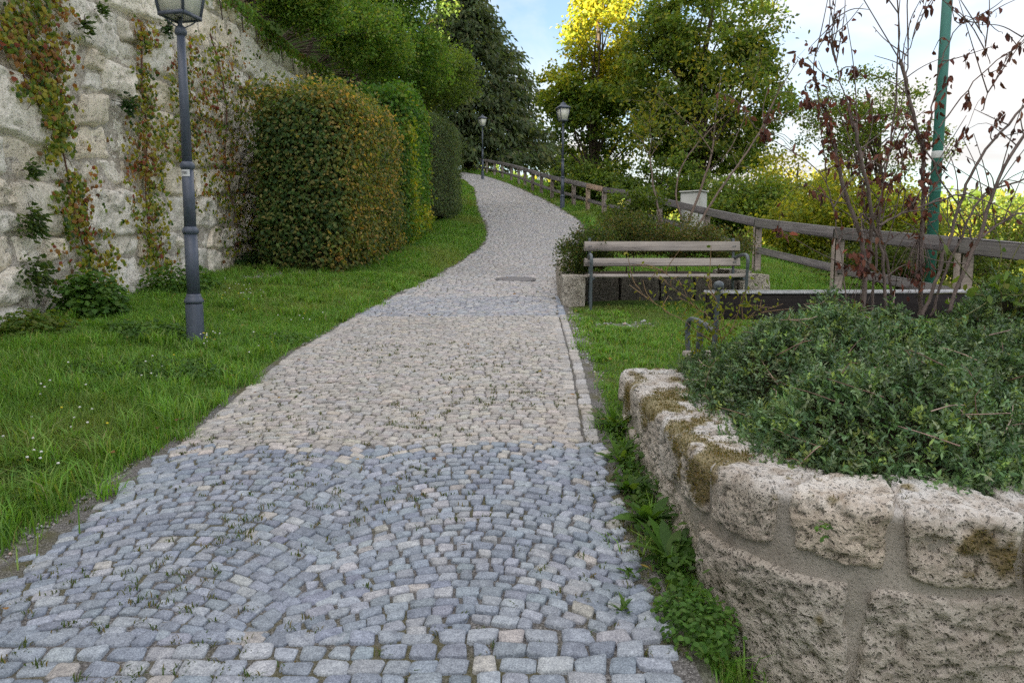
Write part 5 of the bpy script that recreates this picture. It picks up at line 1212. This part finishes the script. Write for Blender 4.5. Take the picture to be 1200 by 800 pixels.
# ------------------------------------------------------------------ dead stems with withered leaves, in the near planter
BROWN = [(.17, .065, .05), (.12, .05, .045), (.21, .10, .07), (.08, .042, .04), (.24, .08, .05)]
def stems(name, label, specs, twigs, leafspots, cat='shrub', group=None, leafcols=BROWN, lw=[3, 3, 2, 2, .8], size=.046, mat=M_DEAD, stemcol=(1, 1, 1), hang=1.0, shape='round', tl=1.0):
    base = P(*specs[0][0][0][:2], specs[0][0][0][2]); t = thing(name, base, label, cat, group); allp = []
    for sp in specs:
        pts, r0, r1 = sp[0], sp[1], sp[2]
        w3 = smooth_pts(np.array([P(*q) for q in pts]), 2); w3[1:-1] += rng.normal(0, .004, w3[1:-1].shape)
        b = Buf(); tube(b, w3, np.linspace(r0, r1, len(w3)) * .8, 8, stemcol); b.build('stem', M_STEM, t, True); allp.append(w3)
    b = Buf(); ends = []
    for k in range(twigs):
        w3 = allp[rng.integers(len(allp))]; i = rng.integers(len(w3) // 4, len(w3)); p = w3[i]; dr = unit(w3[min(i + 1, len(w3) - 1)] - w3[max(i - 1, 0)] + 1e-6) * .4 + rng.normal(0, .55, 3) * np.array([1, .5, 1]) + np.array([0, 0, .35])
        L = rng.uniform(.10, .42) * tl; q = p + dr * L * .5; e = q + dr * L * .5 + rng.normal(0, .06, 3); w2 = smooth_pts([p, q, e], 2); tube(b, w2, np.linspace(.0040, .0014, len(w2)), 5, stemcol); ends += list(w2[3:])
    if twigs: tag(b.build('twigs', M_STEM, t, True), kind='stuff')
    lb = Buf(); sbz = Buf()
    for (px, py, Yq, rad, n) in leafspots:
        c = P(px, py, Yq); k = Yq / FPX * rad
        p = c + rng.normal(0, .5, (n, 3)) * np.array([k, .07, k])
        if ends and hang > .5:
            en = np.array(ends); 
            for m in range(n):                 # bring the leaf to a twig close by
                dm = np.linalg.norm(en - p[m], axis=1); i = np.argmin(dm)
                if dm[i] < .16: p[m] = en[i] + rng.normal(0, .012, 3)
                else:
                    w2 = smooth_pts([en[i], (en[i] + p[m]) / 2 + np.array([0, 0, .04]), p[m]], 1); tube(sbz, w2, .0016, 4, stemcol)
        d = rng.normal(0, .5, (n, 3)); d[:, 2] -= hang
        leaves(lb, p, d, rdir(n), size * rng.uniform(.6, 1.3, n), size * .48 * rng.uniform(.6, 1.2, n), pick(leafcols, lw, n), .28 if hang > .5 else .12, shape)
    if ends:
        en = np.array(ends)[rng.permutation(len(ends))[:int(len(ends) * .16)]]; n = len(en); d = rng.normal(0, .5, (n, 3)); d[:, 2] -= hang
        leaves(lb, en, d, rdir(n), size * rng.uniform(.6, 1.2, n), size * .48 * rng.uniform(.6, 1.2, n), pick(leafcols, lw, n), .28, shape)
    if lb.V: lb.build('foliage', mat, t)
    if sbz.V: tag(sbz.build('leaf_stalks', M_STEM, t), kind='stuff')
    return t
Yd = 4.15
stems('dead_shrub', 'upright dead shrub with clusters of withered brown leaves in the near planter',
      [([(1010, 372, Yd), (1014, 330, Yd), (1012, 285, Yd), (996, 245, Yd), (984, 205, Yd), (978, 168, Yd)], .019, .011),
       ([(1014, 330, Yd), (1022, 280, Yd), (1020, 225, Yd - .1), (1006, 180, Yd - .1), (1002, 145, Yd - .1)], .014, .011),
       ([(1022, 372, Yd + .1), (1026, 300, Yd + .1), (1032, 230, Yd + .12), (1048, 140, Yd + .15), (1053, 75, Yd + .15), (1052, -20, Yd + .15)], .010, .004),
       ([(1038, 368, Yd), (1036, 300, Yd), (1024, 262, Yd), (1008, 250, Yd)], .012, .008),
       ([(1048, 372, Yd + .15), (1042, 320, Yd + .15), (1034, 280, Yd + .15), (1024, 250, Yd + .15)], .011, .007),
       ([(992, 352, Yd - .05), (984, 290, Yd - .05), (976, 235, Yd - .05), (966, 205, Yd - .05), (930, 180, Yd), (885, 150, Yd + .1)], .005, .0025),
       ([(978, 172, Yd), (960, 120, Yd), (950, 80, Yd), (965, 40, Yd), (990, 20, Yd)], .005, .002),
       ([(1000, 150, Yd - .1), (985, 100, Yd - .1), (975, 60, Yd - .1), (978, 20, Yd - .1)], .005, .002)],
      85, [(975, 150, Yd, 55, 96), (985, 70, Yd, 34, 41), (940, 65, Yd, 26, 22), (955, 130, Yd, 36, 57), (1010, 190, Yd, 45, 73), (1005, 330, Yd, 26, 73), (1000, 300, Yd, 22, 48), (930, 250, Yd, 18, 25), (1042, 205, Yd, 36, 73), (1015, 140, Yd, 40, 38), (905, 135, Yd, 34, 35), (930, 175, Yd, 26, 19)], group='dead stems in the near planter')
stems('dead_shrub', 'straight reddish dead stem with brown leaves nearest the teal pole',
      [([(1078, 372, Yd + .05), (1079, 320, Yd + .05), (1080, 260, Yd + .05), (1082, 205, Yd + .05), (1081, 168, Yd + .05), (1070, 140, Yd + .05), (1062, 95, Yd + .05), (1056, 70, Yd + .05)], .016, .011),
       ([(1081, 168, Yd + .05), (1095, 120, Yd + .05), (1100, 80, Yd + .08), (1120, 30, Yd + .1), (1150, 20, Yd + .1), (1175, 40, Yd + .1)], .006, .002),
       ([(1062, 95, Yd + .05), (1064, 50, Yd + .05), (1063, -20, Yd + .05)], .005, .0035),
       ([(1076, 160, Yd + .05), (1095, 195, Yd), (1125, 245, Yd), (1140, 285, Yd)], .006, .005),
       ([(1030, 264, Yd - .1), (1060, 248, Yd - .1), (1090, 238, Yd - .1), (1122, 229, Yd - .1)], .0085, .005),
       ([(1060, 70, Yd), (1075, 30, Yd), (1090, -10, Yd)], .004, .002)],
      50, [(1066, 195, Yd, 36, 73), (1064, 240, Yd, 26, 41), (1075, 320, Yd, 20, 48), (1150, 22, Yd, 34, 38), (1095, 5, Yd, 22, 19), (1082, 150, Yd, 40, 35), (1130, 145, Yd, 36, 32), (1120, 90, Yd, 20, 9)], group='dead stems in the near planter')
stems('dead_shrub', 'arching bare dark stems leaning to the right picture edge',
      [([(1082, 370, Yd - .1), (1098, 325, Yd - .1), (1112, 280, Yd - .1), (1126, 235, Yd - .1), (1145, 190, Yd - .1), (1175, 150, Yd - .1), (1215, 110, Yd - .1)], .013, .007),
       ([(1090, 372, Yd), (1104, 325, Yd), (1130, 270, Yd), (1142, 240, Yd), (1160, 222, Yd), (1215, 205, Yd)], .010, .006),
       ([(1110, 366, Yd - .2), (1140, 298, Yd - .2), (1160, 240, Yd - .2), (1178, 190, Yd - .2), (1215, 140, Yd - .2)], .014, .009),
       ([(1147, 280, Yd - .2), (1170, 262, Yd - .2), (1195, 250, Yd - .2), (1230, 244, Yd - .2)], .008, .005),
       ([(1100, 150, Yd), (1130, 110, Yd), (1160, 75, Yd), (1210, 45, Yd)], .005, .003),
       ([(1160, 75, Yd), (1150, 40, Yd), (1145, 25, Yd)], .003, .0015),
       ([(1150, 130, Yd), (1170, 80, Yd), (1215, 20, Yd)], .004, .002)],
      46, [(1150, 120, Yd, 36, 25), (1190, 70, Yd, 20, 12), (1165, 150, Yd, 30, 16), (1185, 60, Yd, 20, 12)], group='dead stems in the near planter')
# sawn stump
pst = P(1150, 385, 3.95); b = Buf(); tube(b, [pst + np.array([0, 0, -.16]), pst + np.array([.002, 0, 0]), pst + np.array([.008, 0, .075])], [.034, .031, .027], 10, (1.1, .9, .8)); o = b.build('cut_stump', M_STEM, None); tag(o, 'short sawn off stump among the shrubs in the near planter', 'stump')
# fresh yellow green twigs at the planter's back corner
FRESH = [(.22, .26, .03), (.16, .21, .03), (.28, .27, .04), (.10, .15, .03)]
stems('leafy_twigs', 'thin yellow green leafy twigs arching in front of the pale bench',
      [([(846, 420, 4.3), (846, 395, 4.3), (830, 372, 4.3), (800, 345, 4.3), (765, 322, 4.3)], .004, .0016), ([(846, 398, 4.3), (862, 380, 4.3), (885, 368, 4.3), (908, 360, 4.3)], .003, .0015),
       ([(840, 400, 4.35), (815, 360, 4.35), (795, 330, 4.35), (775, 318, 4.35)], .003, .0014), ([(835, 400, 4.25), (800, 375, 4.25), (760, 352, 4.25), (742, 330, 4.25)], .003, .0013),
       ([(850, 400, 4.3), (845, 360, 4.3), (832, 335, 4.3)], .003, .0013)],
      34, [(850, 362, 4.3, 46, 90), (830, 378, 4.3, 34, 110), (880, 358, 4.3, 30, 50), (800, 350, 4.3, 30, 50), (770, 335, 4.3, 30, 14), (820, 395, 4.3, 26, 80)], 'plant', None, FRESH, [3, 3, 2, 2], .034, M_LEAF, (1.5, 1.3, .8), .3, tl=.4)
stems('leafy_twigs', 'pale green broad leaved sprout at the right picture edge of the planter',
      [([(1175, 390, 3.9), (1172, 350, 3.9), (1170, 315, 3.9)], .004, .002), ([(1180, 390, 3.9), (1195, 350, 3.9), (1215, 320, 3.9)], .004, .002), ([(1170, 390, 3.9), (1160, 360, 3.9), (1150, 340, 3.9)], .004, .002)],
      8, [(1172, 320, 3.9, 26, 12), (1195, 335, 3.9, 34, 24), (1165, 350, 3.9, 30, 18), (1190, 360, 3.9, 30, 18), (1120, 350, 4.2, 26, 14)], 'plant', None, [(.10, .19, .03), (.14, .23, .04), (.20, .24, .05)], [3, 3, 2], .062, M_LEAF, (1, 1.3, .6), .3)

# ------------------------------------------------------------------ far planting bed behind the pale bench
B2Z = 1.085
bed2 = thing('planter_wall', (2.0, 10, float(hpath(10))), 'low stone planting bed wall behind the pale bench', 'planter')
def flat_map(o, ax, up, nrm):
    o, ax, up, nrm = map(np.array, (o, ax, up, nrm))
    return lambda s, t, d: o + s[..., None] * ax + t[..., None] * up + d[..., None] * nrm
def block(parent, lo, hi, mat, name='block', tint=1.0):
    """a rough squared block, all six sides worked"""
    lo, hi = np.array(lo, float), np.array(hi, float); b = Buf()
    nx_, ny_, nz_ = [max(4, int((hi[k] - lo[k]) / .045)) for k in range(3)]
    for ax in range(3):
        o = [k for k in range(3) if k != ax]; na, nb = [(nx_, ny_, nz_)[k] for k in o]
        for sgn in (0, 1):
            u, v = np.meshgrid(np.linspace(0, 1, na), np.linspace(0, 1, nb), indexing='ij'); V = np.zeros((na, nb, 3)); V[..., ax] = sgn; V[..., o[0]] = u; V[..., o[1]] = v
            c = (V - .5) * 2; r = np.maximum(np.abs(c).sum(-1) - 2.0, 0); V = .5 + c * .5 * (1 - .07 * r[..., None] ** 1.2)
            W = lo + V * (hi - lo); W = W + (np.stack([fbm(W * 9 + 3.3 * k, 3) for k in range(3)], -1) - .5) * .035
            i_ = np.arange(na * nb).reshape(na, nb); Fq = np.stack([i_[:-1, :-1], i_[1:, :-1], i_[1:, 1:], i_[:-1, 1:]], -1).reshape(-1, 4)
            if (sgn == 1) == (ax == 1): Fq = Fq[:, ::-1]
            b.add(W.reshape(-1, 3), Fq, np.ones(3) * tint)
    return b.build(name, mat, parent, True)
gz2 = float(hpath(9.3))
block(bed2, (.63, 9.28, gz2 - .1), (.92, 9.85, B2Z), M_TUFF2)
for k in range(5): block(bed2, (.63 + .03 * k, 9.86 + k * .58, float(hpath(9.9 + k * .58)) - .1), (.93 + .03 * k, 10.43 + k * .58, B2Z + .03 + .04 * k), M_TUFF2)
xs = [.94, 1.42, 1.95, 2.4, 2.96]
for a, c in zip(xs[:-1], xs[1:]): block(bed2, (a, 9.72, gz2 - .05), (c - .02, 10.0, B2Z - .03 + rng.uniform(-.02, .02)), M_TUFF2, tint=.28)  # shade under and behind the bench put into these stones as a dark tint
block(bed2, (2.98, 9.62, gz2 - .05), (3.34, 10.3, B2Z - .0), M_TUFF2)
block(bed2, (3.0, 10.31, gz2 - .05), (3.34, 11.2, B2Z + .05), M_TUFF2)
so = Buf(); box(so, (.9, 9.9, gz2 - .2), (3.1, 12.7, B2Z - .02)); o = so.build('planting_soil', M_SOIL); tag(o, 'soil of the far planting bed', kind='structure')
BAR = [(0.074, 0.115, 0.03), (0.115, 0.135, 0.038), (0.176, 0.135, 0.047), (0.047, 0.081, 0.027), (0.135, 0.176, 0.041)]
def bed_shrub(label, px, py, Y, rx, rz, ry, n, cols, wts, leaf=.035):
    c = P(px, py, Y); t = tree('bed_shrub', label, (c[0], Y, B2Z - .02), [(c, (rx * Y / FPX, ry, rz * Y / FPX)), (c - np.array([.15, 0, .1]), (rx * Y / FPX * .9, ry, rz * Y / FPX * .8))], n, 46, leaf, .6, cols, wts, .012, .16, 'shrubs in the far planting bed', 'shrub', limbs=10); return t
bed_shrub('dark green shrub spilling over the left block beside the path', 692, 290, 9.9, 34, 26, .4, 200, BAR, [4, 2, 1, 4, 1])
bed_shrub('small leaved shrub behind the left half of the pale bench', 735, 270, 10.4, 42, 24, .45, 230, BAR, [3, 3, 2, 2, 1])
bed_shrub('brownish shrub behind the middle of the pale bench', 795, 276, 10.3, 44, 24, .45, 240, BAR, [2, 3, 3.5, 2, 1])
bed_shrub('brownish green shrub behind the right end of the pale bench', 845, 284, 10.3, 36, 20, .45, 190, BAR, [2, 3, 3, 2, 2])
bed_shrub('bright leafy shrub at the back of the far bed', 745, 244, 11.4, 36, 20, .4, 130, [(.11, .18, .03), (.15, .21, .04), (.08, .13, .03)], [3, 2, 2], .06)
Ys = 11.0
SPARSE = [(.20, .22, .03), (.14, .18, .03), (.26, .24, .04), (.09, .13, .025)]
stems('young_tree', 'slender multi stemmed young tree with yellowish leaves in the far bed',
      [([(806, 262, Ys), (822, 220, Ys), (835, 180, Ys), (838, 140, Ys + .1), (845, 90, Ys + .2)], .028, .008), ([(800, 262, Ys), (790, 222, Ys), (800, 190, Ys), (820, 165, Ys), (850, 135, Ys)], .020, .006),
       ([(818, 264, Ys - .2), (845, 220, Ys - .2), (875, 180, Ys - .2), (893, 150, Ys - .2), (905, 120, Ys - .2), (935, 70, Ys - .2)], .024, .006), ([(835, 180, Ys), (815, 150, Ys), (790, 130, Ys), (770, 110, Ys)], .012, .004),
       ([(845, 190, Ys), (865, 160, Ys), (880, 110, Ys), (890, 70, Ys)], .010, .004), ([(893, 150, Ys - .2), (925, 130, Ys - .2), (960, 120, Ys - .2)], .008, .003)],
      60, [(790, 130, Ys, 50, 190), (830, 100, Ys, 50, 200), (870, 90, Ys, 44, 170), (850, 140, Ys, 44, 130), (760, 150, Ys, 34, 120), (900, 70, Ys, 34, 90), (830, 60, Ys, 40, 110), (880, 40, Ys, 34, 60)], 'tree', None, SPARSE, [3, 3, 2, 2], .075, M_LEAF, (1.3, 1.25, 1.15), .35)
stems('young_tree', 'thin grey sapling forking behind the left half of the pale bench',
      [([(776, 262, Ys + .3), (767, 230, Ys + .3), (763, 195, Ys + .3), (761, 180, Ys + .3)], .020, .014), ([(761, 182, Ys + .3), (752, 165, Ys + .3), (743, 155, Ys + .3)], .010, .004), ([(761, 182, Ys + .3), (764, 160, Ys + .3), (760, 140, Ys + .3)], .010, .004), ([(762, 184, Ys + .3), (774, 165, Ys + .3), (785, 150, Ys + .3)], .009, .004)],
      16, [(750, 148, Ys + .3, 36, 110), (770, 135, Ys + .3, 36, 90), (735, 165, Ys + .3, 26, 50)], 'tree', None, SPARSE, [3, 3, 2, 2], .075, M_LEAF, (1.5, 1.45, 1.4), .35)

# ------------------------------------------------------------------ weeds at the foot of the near planter
WP = 'weeds along the planter foot'
def strip(label, y0, y1, n, size, cols, name='weed_strip'):
    b = Buf(); y = rng.uniform(y0, y1, n); x = .52 + rng.uniform(0, 1, n) * .16 - .05 * fbm(np.stack([y * 3, 0 * y, 0 * y], -1), 2); z = hpath(y) + rng.uniform(.0, .11, n) * (.3 + (x - .46) * 4)
    nr = unit(np.array([-.4, -.3, .8]) + rng.normal(0, .45, (n, 3))); d = np.cross(nr, rdir(n))
    leaves(b, np.stack([x, y, z], -1), d, nr, size * rng.uniform(.6, 1.3, n), size * .55 * rng.uniform(.7, 1.2, n), pick(cols, [1] * len(cols), n), .15, 'round')
    o = b.build(name, M_LEAF); tag(o, label, 'weeds', kind='stuff'); return o
strip('low green weeds growing along the foot of the planter wall', 2.0, 4.6, 480, .028, WG)
strip('leafy green weeds creeping along the lower planter foot', 2.2, 3.6, 120, .045, WG)
for lab, xx, yy, n_, L_, W_ in [('broad leaved weed at the planter foot halfway along', .56, 2.95, 14, .15, .05), ('large leaved weed at the planter foot nearest the clover', .58, 2.62, 16, .17, .055), ('dandelion rosette against the far end of the planter wall', .56, 3.7, 18, .17, .035), ('dandelion rosette low at the planter foot between two leafy weeds', .54, 3.28, 16, .15, .035), ('small weed rosette on the paving edge near the bottom', .36, 2.28, 12, .06, .014), ('grassy rosette between setts near the planter', .42, 2.52, 12, .06, .014), ('upright weed at the far planter corner', .60, 4.25, 20, .2, .035)]:
    b = Buf(); rosette(b, (xx, yy, float(hpath(yy)) + .01), n_, L_, W_, WG); o = b.build('leafy_weed', M_LEAF); tag(o, lab, 'weed', WP)
b = Buf(); herb_mass(b, (.575, 2.2, float(hpath(2.2))), (.14, .2, .11), 620, .022, [(.07, .16, .03), (.10, .20, .04)]); o = b.build('clover_clump', M_LEAF); tag(o, 'bright clover clump at the bottom of the planter corner', 'clover', WP)
b = Buf(); herb_mass(b, (.76, 2.17, .30), (.06, .08, .09), 60, .02, IVY); 
for (px, py, Yq) in [(862, 600, 2.42), (965, 628, 2.0)]:
    p = P(px, py, Yq); bq = Buf(); herb_mass(bq, p, (.03, .03, .05), 26, .016, WG); o = bq.build('wall_seedling', M_LEAF); tag(o, 'tiny seedling on the mossy planter corner' if px < 900 else 'tiny seedling on the front face of the planter', 'plant', 'seedlings on the planter')
